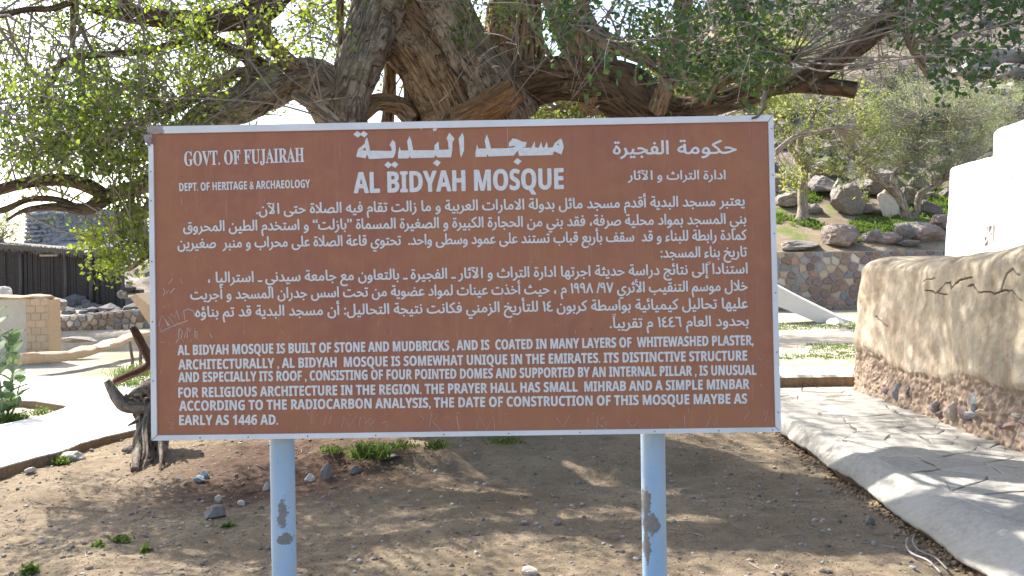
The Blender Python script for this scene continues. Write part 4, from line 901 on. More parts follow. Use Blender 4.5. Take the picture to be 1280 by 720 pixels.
# ------------------------------------------------------------ stone retaining wall, boulders, trees on the right
def stone_wall(root, A, B, zb, zt0, zt1, cell, mats, seed, t=.05, cap=True):
    """A->B foot line (x,y); irregular stones as parts over a mortar core"""
    r = random.Random(seed); Lw = math.hypot(B[0] - A[0], B[1] - A[1]); u = ((B[0] - A[0]) / Lw, (B[1] - A[1]) / Lw); nrm = (u[1], -u[0])
    if nrm[1] > 0: nrm = (-nrm[0], -nrm[1])
    zt = lambda s: zt0 + (zt1 - zt0) * s / Lw
    P = lambda s, z, o: (A[0] + u[0] * s + nrm[0] * o, A[1] + u[1] * s + nrm[1] * o, z)
    V, Fc = ring_cap([[P(0, zb, 0), P(Lw, zb, 0), P(Lw, zb, -.45), P(0, zb, -.45)], [P(0, zt0, 0), P(Lw, zt1, 0), P(Lw, zt1, -.45), P(0, zt0, -.45)]])
    mesh('mortar', V, Fc, MORTAR, root); pts = []; z = zb + cell * .4; row = 0; Hh = max(zt0, zt1)
    while z < Hh + cell:
        s = r.uniform(0, cell); last = z > Hh - cell * .9
        while s < Lw: pts.append((s + r.uniform(-.22, .22) * cell, z + (0 if last else r.uniform(-.25, .25) * cell))); s += cell * r.uniform(.75, 1.35)
        z += cell * .8; row += 1
    for poly in voronoi(pts, (0, Lw, zb, min(zt0, zt1) - .01)):
        o1 = inset(poly, cell * .07); o2 = inset(poly, cell * .17)
        A_ = .5 * abs(sum(o1[i - 1][0] * o1[i][1] - o1[i][0] * o1[i - 1][1] for i in range(len(o1))))
        if A_ < cell * cell * .08: continue
        zs = lambda s, z: zb + (z - zb) * (zt(s) - zb) / (min(zt0, zt1) - zb); dd = r.uniform(.5, 1.1) * t
        V, Fc = ring_cap([[P(s, zs(s, z), -.02) for s, z in o1], [P(s, zs(s, z), dd * .6) for s, z in o1], [P(s, zs(s, z), dd) for s, z in o2]]); mesh('stone', V, Fc, mats[r.choices(range(len(mats)), [5, 3, 4, 3, 4, 1][:len(mats)])[0]], root)
RWY = 24.2; A = at(925, 400, RWY); B = at(1215, 400, RWY); zt = at(1070, 314.5, RWY).z
rw = empty('stone_retaining_wall', (at(1070, 390, RWY).x, RWY, .5), 'stone retaining wall of brown and grey rubble set in mortar below the boulders', 'wall')
stone_wall(rw, (A.x, RWY), (B.x, RWY), .3, zt + .02, zt + .0, .24, STONES, 4)
# sloping white stair parapet
SP_ = [(952, 347), (1003, 374), (1050, 397), (1066, 402), (1066, 413), (1042, 412), (1000, 394), (960, 378)]
V, Fc = ring_cap([[at(x, y, 19.6) for x, y in SP_], [at(x, y, 19.6) + Vector((.15, .6, .05)) for x, y in SP_]])
ps = mesh('stair_parapet', V, Fc, CONC, None, loc=at(1010, 400, 19.6)); tag(ps, 'sloping white plastered parapet in front of the stone retaining wall', 'parapet')
V, Fc = rock_v(at(1046, 406, 19.2), (.36, .3, .16), 55); o = mesh('boulder', V, Fc, PALER, None, loc=at(1046, 410, 19.2), smooth=False); tag(o, 'pale flat stone at the foot of the sloping white parapet', 'stone')
def hitY(px, py, y0=24.5):
    d = ray(px, py); y = y0
    while y < 120:
        p = CAM + d * (y / d.y)
        if p.z < gzs(p.x, p.y): return y
        y += .15
    return y0 + 20
def boulder(px, py, w, h, Yd, mat, label, seed, sub=4, cat='boulder', facet=8):
    if Yd > 25.55: Yd = max(24.9, hitY(px, py + h * .35))
    c = at(px, py, Yd); s = Yd / F; V, Fc = rock_v((c.x, c.y, c.z), (w * s / 2 * 1.28, w * s / 2 * .95, h * s / 2 * 1.2), seed, sub, facet, .6)
    o = mesh('boulder', V, Fc, mat, None, loc=(c.x, c.y, c.z - h * s / 2)); tag(o, label, cat, 'boulders above the retaining wall and on the slopes'); return o
boulder(1047, 298, 52, 34, 25.2, ROCKB, 'big rounded brown boulder resting on top of the stone retaining wall', 1)
boulder(1003, 308, 60, 16, 25.0, ROCKM, 'flat pale rock at the left end of the retaining wall top', 2)
boulder(1103, 300, 36, 18, 25.2, ROCKB, 'low brown boulder between the big brown one and the grey block', 3)
boulder(1089, 296, 26, 20, 25.6, ROCKM, 'small grey boulder just right of the big brown boulder', 4)
boulder(1128, 293, 28, 18, 25.2, ROCKM, 'angular grey block on the retaining wall beside the mosque', 5)
boulder(1133, 304, 30, 10, 24.9, ROCKM, 'thin grey slab lying under the angular grey block', 6)
boulder(1160, 293, 38, 26, 25.3, ROCKB, 'dark brown boulder against the mosque corner', 7)
boulder(1140, 283, 34, 12, 26.2, ROCKM, 'grey slab behind the angular grey block at the tree foot', 8)
boulder(1180, 278, 40, 20, 27, ROCKB, 'brown boulder partly hidden behind the mosque corner', 9)
boulder(1060, 253, 40, 42, 29, ROCKM, 'tall pale split rock behind the green grass', 10)
boulder(1048, 240, 22, 34, 29.5, PALER, 'narrow pale rock left of the tall split rock', 11)
boulder(1114, 258, 30, 40, 29, PALER, 'tall pale rock between the two thorn tree stems', 12)
boulder(1016, 262, 22, 14, 27.5, ROCKM, 'small dark rock at the foot of the slim pale tree', 13)
boulder(985, 250, 34, 22, 29.5, ROCKM, 'grey rock left of the slim pale tree trunk', 14)
boulder(1084, 262, 34, 14, 28.6, ROCKM, 'flat grey rock with dark gap between the tall rocks', 15)
boulder(1030, 232, 40, 26, 31, ROCKM, 'large grey rock up the slope above the grass', 16)
boulder(1090, 235, 44, 26, 31.5, ROCKM, 'dark rock shaded under the thorn tree crown', 17)
boulder(1142, 246, 30, 28, 31, ROCKM, 'grey rock behind the fork of the thorn tree', 18)
boulder(1211, 87, 44, 20, 58, PALER, 'long pale boulder high on the hillside at upper right', 19)
boulder(1243, 78, 66, 26, 60, ROCKM, 'broad grey boulder highest on the right hillside', 20)
boulder(1235, 95, 40, 16, 57, ROCKM, 'grey boulder below the long pale hillside boulder', 21)
boulder(1262, 94, 40, 26, 56, ROCKM, 'tilted grey slab at the right edge of the hillside', 22)
boulder(1252, 114, 50, 12, 54, PALER, 'low pale slab just above the shrubs at right', 23)
boulder(1275, 70, 30, 24, 61, ROCKB, 'brown boulder at the extreme upper right of the hillside', 24)
boulder(1177, 112, 30, 20, 55, ROCKM, 'rounded grey boulder among shrubs left of the pale boulder', 25)
boulder(1262, 112, 22, 14, 52, PALER, 'small white rock in front of the tilted grey slab', 26)
rb2 = random.Random(77); spots = []
for (px, py, w, h, yd, l) in ((978, 232, 26, 22, 30.5, 'grey rock at the right edge of the sign above the grass'), (1030, 215, 30, 20, 33, 'brown grey rock right of the slim tree trunk'), (1060, 222, 24, 22, 32, 'shaded rock above the tall split rock'), (1105, 222, 26, 20, 33, 'rock under the low thorn tree limb'), (1163, 262, 26, 22, 28.5, 'rough rock between thorn tree and mosque'), (1150, 232, 24, 18, 33, 'dark rock seen through the thorn tree fork')):
    boulder(px, py, w, h, yd, rb2.choice([ROCKM, ROCKB, ROCKM]), l, 400 + px)
# hillside rubble nobody could count
ac = Acc(); rr_ = np.random.default_rng(3)
yR = 26 + 62 * rr_.random(3600) ** 1.7; aR = np.where(np.arange(3600) % 5 > 0, rr_.uniform(.02, .72, 3600), rr_.uniform(-.55, 0, 3600)); zR = gz(aR * yR, yR)
for k in range(3600):
    y = yR[k]; a = aR[k]; x = a * y; s = rr_.uniform(.12, .5) * (1 + (y - 27) / 45) * (.6 if k % 3 else 1.3);
    if a > .22 and y < 29.6: continue
    z = zR[k]; V, Fc = rock_v((x, y, z + s * .1), (s, s * .8, s * .6), 1000 + k, 1, 5); ac.add(V, Fc, rr_.random())
o = ac.build('hillside_rubble', ROCKM, kind='stuff'); o['label'] = 'loose grey and brown rocks strewn over the hillside'; o['category'] = 'rocks'
def tree_bg(name, loc, label, stems, blobs, lmat, L, W, bark=BARKG, seed=1, density=1.0, twn=30, category='tree', tint=.5, droop=0):
    root = empty(name, loc, label, category, {'shrub': 'shrubs on the right hillside', 'background_tree': 'trees beyond the old tree'}.get(name)); r = np.random.default_rng(seed); sk = []
    for i, S in enumerate(stems):
        Q = P3(S)
        if i == 0 or name != 'slim_tree': Q[0] = (Q[0][0], Q[0][1], min(Q[0][2], gzs(Q[0][0], Q[0][1]) - .1) if (i == 0 or S[0][1] > 277) else Q[0][2], Q[0][3])
        C = catmull(Q, .12); V, Fc, UV = tube(C[:, :3], np.maximum(C[:, 3], .01), 12, .6, seed + i); mesh('trunk' if i == 0 else 'limb', V, Fc, bark, root, uv=UV, smooth=True); sk.append(C[:, :3])
    sk = np.concatenate(sk) if sk else np.array([list(loc)]); tacc = Acc(); Cs, Ds, Ts = [], [], []
    for (px, py, Yd, wx, hy, n, tt) in blobs:
        c = np.array(at(px, py, Yd)); s = Yd / F
        for k in range(int(n * density)):
            u = r.normal(size=3); u /= np.linalg.norm(u); rad = r.random() ** .4; p = c + u * rad * np.array((wx * s / 2, (wx * s / 2) * .8, hy * s / 2))
            d = u * .4 + r.normal(size=3) * .5 + np.array((0, 0, droop)); ln = r.uniform(.3, .8); d *= ln / np.linalg.norm(d); Cs.append(p); Ds.append(d); Ts.append(np.clip(tt + r.normal() * .2, 0, 1))
            g_ = sk[((sk - p) ** 2).sum(1).argmin()]; w = p - g_; Lw = np.linalg.norm(w); g_ = p - w * min(1, 1.6 / max(Lw, .1))
            V, Fc, U = tube([g_, (g_ + p) / 2 + r.normal(size=3) * .12, p, p + d], [.022, .014, .008, .003], 3, cap=False); tacc.add(V, Fc, 0)
    V, Q, T = leaves(np.array(Cs), np.array(Ds), L, W, twn, .09, np.array(Ts), r)
    mesh('crown', V, Q, lmat, root, attr={'tint': T}, kind='stuff'); tacc.build('twigs', TWIG, root, kind='stuff'); return root
b1 = at(1003, 272, 27.2)
tree_bg('slim_tree', b1, 'slim pale trunked tree with yellow green leaves on the terrace right of the sign', [[(1002, 275, 27.2, 9), (1004, 262, 27.2, 6.5), (1003, 240, 27.2, 5.5), (1005, 205, 27.2, 5), (1000, 175, 27.4, 4), (1020, 140, 27.4, 3)], [(1003, 205, 27.2, 4), (985, 180, 27, 3), (968, 150, 27, 2)], [(970, 190, 26, 3.5), (992, 172, 26, 3.2), (1020, 166, 26, 2.4), (1045, 160, 26, 1.6)]],
        [(985, 205, 26.5, 45, 75, 24, .75), (1000, 150, 27, 110, 90, 30, .4), (1060, 150, 26.5, 120, 70, 34, .45), (1075, 185, 26.5, 70, 80, 22, .85), (960, 115, 27, 120, 60, 18, .5), (1030, 120, 27.5, 150, 50, 30, .5), (1045, 205, 27, 50, 60, 10, .5)], LEAFY, .13, .05, seed=31)
b2 = at(1138, 278, 27.6)
tree_bg('thorn_tree', b2, 'grey green feathery thorn tree with forked stem beside the white mosque', [[(1140, 282, 27.6, 6), (1130, 262, 27.6, 6), (1122, 243, 27.6, 6), (1104, 228, 27.5, 5), (1085, 218, 27.4, 3.5)], [(1138, 280, 27.6, 5), (1146, 262, 27.6, 4), (1150, 243, 27.6, 4), (1170, 232, 27.5, 3), (1180, 225, 27.5, 2)], [(1122, 243, 27.6, 5), (1118, 220, 27.6, 4), (1140, 190, 27.6, 3), (1150, 150, 27.6, 2)], [(1104, 228, 27.5, 3), (1075, 205, 27.4, 2.5), (1060, 190, 27.4, 1.6)]],
        [(1110, 190, 27.5, 120, 70, 90, .25), (1160, 180, 27.5, 130, 90, 110, .3), (1215, 150, 28, 130, 90, 110, .5), (1150, 135, 28, 150, 60, 100, .6), (1085, 150, 28, 100, 60, 50, .5), (1185, 215, 27.5, 50, 40, 18, .2)], LEAFF, .10, .022, seed=33, twn=48)
for i, (px, py, Yd, w, h, n, t, lb) in enumerate(((1255, 150, 34, 110, 90, 90, .7, 'pale grey green brushy shrub above the mosque roof'), (1130, 118, 38, 110, 50, 50, .6, 'low dry shrub on the slope behind the thorn tree'), (1185, 140, 36, 100, 60, 60, .65, 'wide pale shrub between the thorn tree and hillside boulders'), (1275, 125, 44, 80, 40, 34, .7, 'thin pale shrub below the slab at the right edge'))):
    Yd = hitY(px, py + h * .6)
    tree_bg('shrub', at(px, py + h / 2, Yd), lb, [[(px, py + h * .6, Yd, 4), (px + 4, py, Yd, 2)]], [(px, py, Yd, w, h, n, t)], LEAFF, .13, .026, seed=50 + i, twn=44, category='shrub')
# trees seen through and behind the old tree
for i, (px, pyb, Yd, blobs, mt, lb) in enumerate((
    (705, 330, 19, [(700, 135, 19, 150, 60, 70, .6), (640, 150, 19, 80, 50, 20, .5), (760, 130, 19, 90, 60, 30, .7)], LEAFY, 'light green bushy tree seen under the arching limb behind the sign'),
    (880, 330, 21, [(850, 95, 21, 130, 80, 60, .45), (930, 70, 21, 120, 90, 60, .5), (900, 140, 21, 160, 60, 60, .75), (830, 60, 21, 70, 70, 20, .4)], LEAFY, 'loose yellow green tree behind the long low limb at right'),
    (1050, 240, 40, [(1040, 40, 40, 200, 110, 90, .35), (1130, 60, 40, 140, 100, 70, .3), (960, 50, 40, 120, 100, 50, .4)], LEAFF, 'greyish brushy tree high on the slope behind bare twigs'),
    (60, 330, 30, [(5, 290, 30, 50, 42, 26, .1)], LEAFF, 'hazy grey green tree top behind the reed hut at the left edge'))):
    stems = [[(px, pyb, Yd, 7), (px - 5, (pyb + blobs[0][1]) / 2, Yd, 6), (blobs[0][0], blobs[0][1], Yd, 3)]]
    if i == 3: stems = [[(0, 330, 30, 5), (2, 300, 30, 3)]]
    tree_bg('background_tree', at(px, pyb, Yd), lb, stems, blobs, mt, .12 if i < 2 else .16, .07 if i < 2 else .04, seed=70 + i, twn=34)
# ------------------------------------------------------------ left: walkway, kerb, hut, walls
WZ = .10
kp = [(-120, 618), (0, 585), (64, 566), (97, 555), (163, 538), (250, 517)]; kw = [on_z(x, y, WZ) for x, y in kp]
kfar = [on_z(260, 485, WZ), on_z(175, 478, WZ), on_z(60, 470, WZ), on_z(-200, 466, WZ)]
bed = [on_z(-160, 498, WZ), on_z(0, 499, WZ), on_z(45, 501, WZ), on_z(84, 507, WZ), on_z(80, 510, WZ), on_z(55, 519, WZ), on_z(0, 531, WZ), on_z(-160, 556, WZ)]
out = []
for i in range(len(kw) - 1):
    for t in np.linspace(0, 1, 14, endpoint=False):
        p = kw[i].lerp(kw[i + 1], t); out.append(Vector((p.x + .03 * math.sin(p.y * 5) + random.uniform(-.012, .012), p.y, WZ)))
out.append(kw[-1]); out += kfar + bed
V, Fc = ring_cap([[(p.x + (.03 if i < 60 else 0), p.y, -.1) for i, p in enumerate(out)], [(p.x, p.y, WZ - .012) for p in out], [(p.x, p.y, WZ) for p in out]])
wk = mesh('walkway', V, Fc, CONC, kind='structure'); wk.data.materials.append(EARTH)
n_ = len(out); wk.data.polygons.foreach_set('material_index', np.array([1 if i < n_ else 0 for i in range(len(Fc))], dtype=np.int32))
def rough_wall(name, pts, w, h, mat, label, cat, seed, zf=None, rs=14):
    P = np.array([(p.x, p.y, p.z) for p in pts]); C = catmull(P, .12); V, Fc, UV = tube(C, np.full(len(C), 1.0), rs, 0)
    V = V.reshape(len(C), rs, 3); d = V - C[:, None]; T = np.gradient(C, axis=0); T /= np.linalg.norm(T, axis=1)[:, None]; side = np.cross(T, (0, 0, 1.0)); side /= np.linalg.norm(side, axis=1)[:, None]
    ang = np.linspace(0, 2 * np.pi, rs, endpoint=False); sx = np.sign(np.cos(ang)) * np.abs(np.cos(ang)) ** .6 * w / 2; sz = np.sign(np.sin(ang)) * np.abs(np.sin(ang)) ** .6 * h / 2
    V = C[:, None] + side[:, None] * sx[None, :, None] + np.array((0, 0, 1.0)) * sz[None, :, None]; V = V.reshape(-1, 3); V += (fbm(V, 2.5, seed, 4) * .05)[:, None] * np.array((.6, .3, 1))
    o = mesh(name, V, Fc, mat, None, loc=P[len(P) // 2], smooth=True); tag(o, label, cat); return o
adp = [at(20, 449, 15.2), at(45, 449, 15.6), at(75, 447, 16), at(105, 440, 16.8), at(140, 429, 18), at(165, 422, 19.2), at(200, 415, 20.5)]
rough_wall('low_mud_wall', adp,   .34, .15, ADOBE, 'low rounded tan mud kerb curving from the brick pier past the walkway', 'wall', 12)
# mudbrick wall and pier
bp = on_z(60, 452, .05); by = bp.y; s = by / F
bw = empty('mud_brick_wall', (bp.x - .5, by, .0), 'tan mud brick wall and pier at the left edge behind the big leafed plant', 'wall')
pL, pR, pT = at(32, 374, by), at(60, 374, by), at(45, 373, by)
V, Fc = box(pL.x - 2.6, pL.x - .002, by + .03, by + .5, -.1, pT.z - .01); mesh('plaster_face', V, Fc, simple('pale_mud_plaster', (.50, .46, .38), (.46, .38, .27), 2.5, 25, .92, .5, .02, c3=(.55, .50, .42)), bw)
V, Fc = box(pL.x, pR.x - .01, by + .002, by + .5, -.1, pT.z - .03); mesh('pier_core', V, Fc, ADOBE, bw)
z = -.0; k = 0; rb = random.Random(9); bh = (pT.z + .0) / 9.0
while z < pT.z - .02:
    x = pL.x + (0 if k % 2 else -.10)
    while x < pR.x - .03:
        x1b = min(x + .2, pR.x); xa = max(x, pL.x)
        if x1b - xa > .04:
            j = rb.uniform(0, .012); V, Fc = ring_cap([[(xa + .005, by + .06, z + .005), (x1b - .005, by + .06, z + .005), (x1b - .005, by + .06, z + bh - .006), (xa + .005, by + .06, z + bh - .006)], [(xa + .004, by - j + .004, z + .004), (x1b - .004, by - j + .004, z + .004), (x1b - .004, by - j + .004, z + bh - .005), (xa + .004, by - j + .004, z + bh - .005)], [(xa + .015, by - j - .006, z + .014), (x1b - .015, by - j - .006, z + .014), (x1b - .015, by - j - .006, z + bh - .015), (xa + .015, by - j - .006, z + bh - .015)]])
            mesh('brick', V, Fc, BRICK, bw)
        x += .2
    z += bh; k += 1
cpV = [(-30, 374), (0, 371.5), (30, 372.5), (50, 371), (59, 374)]
rough = [at(x, y, by + .22) for x, y in cpV]; P = np.array(rough); C = catmull(P, .1); V, Fc, UV = tube(C, np.full(len(C), .25), 12); V[:, 2] = (V[:, 2] - np.repeat(C[:, 2], 12)) * .2 + np.repeat(C[:, 2], 12) + fbm(V, 4, 3, 3) * .015; mesh('coping', V, Fc, ADOBE, bw, smooth=True)
# stone wall left
lw = empty('low_stone_wall', at(125, 420, 21), 'low brown rubble stone wall beyond the walkway below the reed hut', 'wall')
A, B = at(40, 425, 21), at(215, 412, 21.6); za, zb_ = at(40, 399, 21).z, at(215, 383, 21.6).z
stone_wall(lw, (A.x, A.y), (B.x, B.y), .12, za, zb_, .17, [STONES[0], STONES[3], STONES[2], STONES[5]], 14, .06)
V = []; 
pr = [(163, 372), (170, 367), (186, 381), (196, 392), (196, 412), (186, 405), (176, 390)]
V, Fc = ring_cap([[at(x, y, 20.5) for x, y in pr], [at(x, y, 20.5) + Vector((.1, .5, .03)) for x, y in pr]]); o = mesh('plaster_buttress', V, Fc, ADOBE, None, loc=at(180, 400, 20.5)); tag(o, 'sloping tan plastered buttress beside the left frame of the sign', 'buttress')
boulder(71, 381, 24, 17, 22.5, ROCKM, 'grey angular rock between brick pier and reed hut', 41)
boulder(-2, 366, 26, 20, 19, PALER, 'pale rounded rock above the mud brick wall at the left edge', 42)
boulder(152, 369, 12, 10, 24, ROCKM, 'small stacked stones at the right corner of the reed hut', 43)
boulder(176, 372, 20, 8, 25, ROCKM, 'flat grey stone on the slope right of the hut corner', 44)
boulder(130, 432, 26, 5, 17.2, PALER, 'flat pale stone on top of the tan mud kerb', 45)
boulder(95, 425, 40, 7, 19, ROCKM, 'thin grey ledge stone between stone wall and mud kerb', 46)
# reed hut
hy = 28.5; hut = empty('reed_hut', at(75, 375, hy), 'long dark palm reed hut with ragged thatched top beyond the brick pier', 'hut')
ac = Acc(); rh = random.Random(2)
def hline(px): return (304 + (px + 10) * .083)
p = -70
while p < 153:
    wpx = rh.uniform(1.6, 3.2); a = at(p, 384 - max(0, p) * .03, hy); b_ = at(p + wpx * .92, hline(p) + rh.uniform(0, 3), hy); o_ = rh.uniform(-.03, .03)
    V, Fc = box(a.x, b_.x, hy + o_, hy + .06 + o_, a.z - .3, b_.z); ac.add(V, Fc, rh.random()); p += wpx
ac.build('reed_screen', REED, hut, kind='stuff')
for px in (25, 81, 113, 152):
    a = at(px, 386, hy - .06); b_ = at(px, hline(px) + 4, hy - .06); V, Fc, UV = tube([a - Vector((0, 0, .3)), (a + b_) / 2 + Vector((.03, 0, 0)), b_], [.06, .055, .05], 10, .2, px); mesh('post', V, Fc, simple('weathered_post', (.14, .12, .105), (.10, .085, .075)) if px == 25 else D.materials['weathered_post'], hut, uv=UV, smooth=True)
a, b_ = at(50, 319.5, hy - .09), at(72, 320, hy - .09); V, Fc = box(a.x, b_.x, hy - .12, hy - .08, a.z - .03, a.z + .03); mesh('lintel', V, Fc, PALER, hut)
a, b_ = at(-70, 300, hy), at(157, 318, hy); rx = a.x; ac = Acc()
V, Fc = ring_cap([[(a.x, hy - .15, a.z - .12), (a.x, hy + 3, a.z - .1), (a.x, hy + 3, a.z + .1), (a.x, hy - .15, a.z + .02)], [(b_.x, hy - .15, b_.z - .12), (b_.x, hy + 3, b_.z - .1), (b_.x, hy + 3, b_.z + .1), (b_.x, hy - .15, b_.z + .02)]]); mesh('roof', V, Fc, THATCH, hut)
for k in range(900):
    t = rh.random(); x = a.x + (b_.x - a.x) * t; z = a.z + (b_.z - a.z) * t; L_ = rh.uniform(.05, .22); yy = hy - .17 - rh.random() * .06
    w_ = rh.uniform(.008, .02); dx = rh.uniform(-.1, .1); z += rh.uniform(-.05, .08); ac.add([(x, yy, z), (x + w_, yy, z), (x + w_ + dx, yy - .03, z - L_), (x + dx, yy - .03, z - L_)], [(0, 1, 2, 3)])
ac.build('thatch_fringe', THATCH, hut, kind='stuff')
V, Fc = box(at(-70, 384, hy).x, at(153, 384, hy).x, hy + .1, hy + .2, .2, at(50, 312, hy).z); mesh('back_screen', V, Fc, REED, hut)
# ruined tower on its rocky hill
TY = 78.0; tc = at(112, 330, TY); tr = 66 * TY / F; ttop = at(112, 265, TY).z
tow = empty('ruined_tower', (tc.x, TY, 2), 'round ruined stone watch tower with broken rim on the hill behind the reed hut', 'tower')
C = [(tc.x, TY, z) for z in np.linspace(-1, ttop, 26)]; rad = [tr * (1.12 - .12 * t) for t in np.linspace(0, 1, 26)]
V, Fc, UV = tube(C, rad, 90); V += (fbm(V, .35, 14, 4) * .22)[:, None] * np.array((1, 1, 0)); V = V.reshape(26, 90, 3); rim = fbm(V[-1], .5, 15, 3) * .45; V[-1, :, 2] += rim - .2; V[-2, :, 2] += rim * .5; V = V.reshape(-1, 3); mesh('tower_wall', V, Fc, TOWERM, tow, smooth=False, uv=UV)
ac = Acc(); rt_ = np.random.default_rng(8)
for lev in range(22):
    z = ttop - .5 - lev * .36
    for k in range(64):
        a = -math.pi * k / 63 + rt_.uniform(-.02, .02)
        if rt_.random() < .25: continue
        rr2 = tr * (1.12 - .12 * min(1, (z + 1) / (ttop + 1))) + .05; x = tc.x + math.cos(a) * rr2; y = TY + math.sin(a) * rr2
        V, Fc = rock_v((x, y, z + rt_.uniform(-.05, .05)), (.24, .2, .15), 5000 + lev * 64 + k, 1, 4, .9); ac.add(V, Fc, rt_.random())
ac.build('stone_courses', TOWERM, tow, kind='stuff')
# rocky hill under and right of the tower
def hill(name, cx, cy, rx, ry, h, seed, mat, label):
    n = 90; X_, Y_ = np.meshgrid(np.linspace(-1, 1, n), np.linspace(-1, 1, n)); rr3 = np.sqrt(X_ ** 2 + Y_ ** 2); P = np.stack([cx + X_ * rx, cy + Y_ * ry, 0 * X_], -1).reshape(-1, 3)
    z = h * (1 - sst(.2, 1, rr3.ravel())) + fbm(P, .16, seed, 5) * h * .14 * (1 - sst(.7, 1, rr3.ravel())) + .4 * np.abs(fbm(P, .5, seed + 3, 4)) - 1
    P[:, 2] = z + .2; i0 = (np.arange(n - 1)[:, None] * n + np.arange(n - 1)[None]).ravel(); Q = np.stack([i0, i0 + 1, i0 + 1 + n, i0 + n], 1)
    o = mesh(name, P, Q, mat, kind='structure'); o['label'] = label; return o
hill('hill', tc.x + 6, TY + 6, 42, 34, 5.6, 17, TOWERM, 'dark rocky hill carrying the ruined tower')
hill('hill', at(230, 350, 100).x, 112, 30, 30, 9, 18, TOWERM, 'hazy rocky hill right of the tower')
# ------------------------------------------------------------ big leafed plant at the left edge
pb_ = on_z(4, 526, .02); plant = empty('milkweed_plant', (pb_.x, pb_.y, 0), 'broad leafed pale green desert plant standing in the planting bed at the left edge', 'plant')
PY_ = pb_.y; rpz = random.Random(11); stems = [[(4, 528), (0, 480), (-8, 430), (-14, 395)], [(8, 527), (14, 490), (16, 455), (14, 420)], [(2, 528), (-18, 490), (-40, 440), (-50, 410)], [(10, 526), (20, 505), (22, 490), (26, 478)]]
for i, S in enumerate(stems):
    Q = [tuple(at(x, y, PY_ + .06 * i)) for x, y in S]; C = catmull(Q, .05); V, Fc, UV = tube(C, np.linspace(.016, .006, len(C)), 8, 0); mesh('stem', V, Fc, simple('pale_stem', (.36, .40, .26), (.28, .32, .2), 10, 60) if i == 0 else D.materials['pale_stem'], plant, smooth=True)
    n = 9 if i < 3 else 4
    for k in range(n):
        t = .12 + .88 * k / (n - 1); c = C[min(len(C) - 1, int(t * (len(C) - 1)))]
        for sgn in (-1, 1):
            az = (k % 2) * 1.4 + rpz.uniform(-.5, .5) + (0 if sgn > 0 else math.pi) ; el = rpz.uniform(.35, .95) + .2 * t; d = np.array((math.cos(az) * math.cos(el), math.sin(az) * math.cos(el) * .8, math.sin(el))); L_ = rpz.uniform(.19, .30); W_ = L_ * .62
            sd_ = np.cross(d, (0, 0, 1.0)); sd_ /= np.linalg.norm(sd_) + 1e-6; nrm = np.cross(sd_, d); V = []; Fc = []; m_ = 7
            for q in range(m_):
                tq = q / (m_ - 1); w_ = W_ / 2 * (math.sin(math.pi * min(1, tq * .93 + .07)) ** .7) * (1 if q < m_ - 1 else .02); mid = c + d * L_ * tq - np.array((0, 0, 1)) * .05 * tq * tq
                V += [mid - sd_ * w_ + nrm * .014, mid - nrm * .003, mid + sd_ * w_ + nrm * .014]
                if q: n3 = 3 * q; Fc += [(n3 - 3, n3 - 2, n3 + 1, n3), (n3 - 2, n3 - 1, n3 + 2, n3 + 1)]
            mesh('leaf', V, Fc, PLANTM, plant, smooth=True, attr={'tint': [rpz.random()] * len(V)})
# ------------------------------------------------------------ dead stump and poles left of the sign
def wood(root, L, name, mat, seed, bark=.9, sides=20):
    Q = P3(L); C = catmull(Q, .03); V, Fc, UV = tube(C[:, :3], np.maximum(C[:, 3], .004), sides, bark, seed, 1.2); return mesh(name, V, Fc, mat, root, uv=UV, smooth=True)
st = empty('dead_stump', on_z(178, 580, 0), 'weathered grey dead tree stump with horn and splayed roots left of the sign', 'stump')
gy = lambda px, py: on_z(px, py, 0).y
wood(st, [(212, 468, 8.4, 10), (192, 493, 8.35, 17), (187, 520, 8.3, 15), (185, 545, 8.3, 10), (186, 566, gy(186, 566), 8)], 'stump_body', DRIFT, 3, 1.2, 40)
wood(st, [(218, 472, 8.3, 10), (190, 484, 8.2, 9), (168, 494, 8.1, 6), (157, 501, 8.1, 2.5)], 'log', DRIFT, 4, 1.2)
wood(st, [(202, 506, 8.2, 8), (176, 509, 8.1, 7), (156, 507, 8.05, 6.5), (147, 498, 8.05, 6), (140, 487, 8.05, 5), (134, 476, 8.05, 3.5)], 'horn', DRIFT, 5, 1.2)
wood(st, [(190, 520, 8.1, 8), (179, 540, 7.95, 6), (172, 560, 7.75, 5), (168, 588, gy(168, 590), 4)], 'root', DRIFT, 6, 1.2)
wood(st, [(196, 520, 8.2, 7), (188, 545, 8.1, 6), (181, 566, gy(181, 566), 4)], 'root', DRIFT, 7, 1.2)
wood(st, [(207, 520, 8.3, 8), (205, 548, 8.2, 6), (202, 572, gy(202, 572), 4)], 'root', DRIFT, 8, 1.2)
wood(st, [(185, 512, 8.2, 4), (171, 526, 8.1, 2.5), (160, 532, 8.1, 1)], 'root', DRIFT, 9)
rq = random.Random(6)
for k in range(22):                                   # thin splintered roots reaching the dirt
    x = rq.uniform(174, 208); y = rq.uniform(486, 530); ex = x + rq.uniform(-26, 12); ey = rq.uniform(553, 590); g_ = gy(ex, ey); f = rq.uniform(.45, 1)
    P_ = [(x, y, 8.2), (x + (ex - x) * .3 + rq.uniform(-5, 5), y + (ey - y) * .4, 8.2 + (g_ - 8.2) * .4), (x + (ex - x) * .7 + rq.uniform(-5, 5), y + (ey - y) * .8, 8.2 + (g_ - 8.2) * .8), (ex, ey, g_)]
    wood(st, [(a, b, c, w * f) for (a, b, c), w in zip(P_, (3.6, 3, 2.4, 1.4))], 'root', DRIFT, 100 + k, .6, 10)
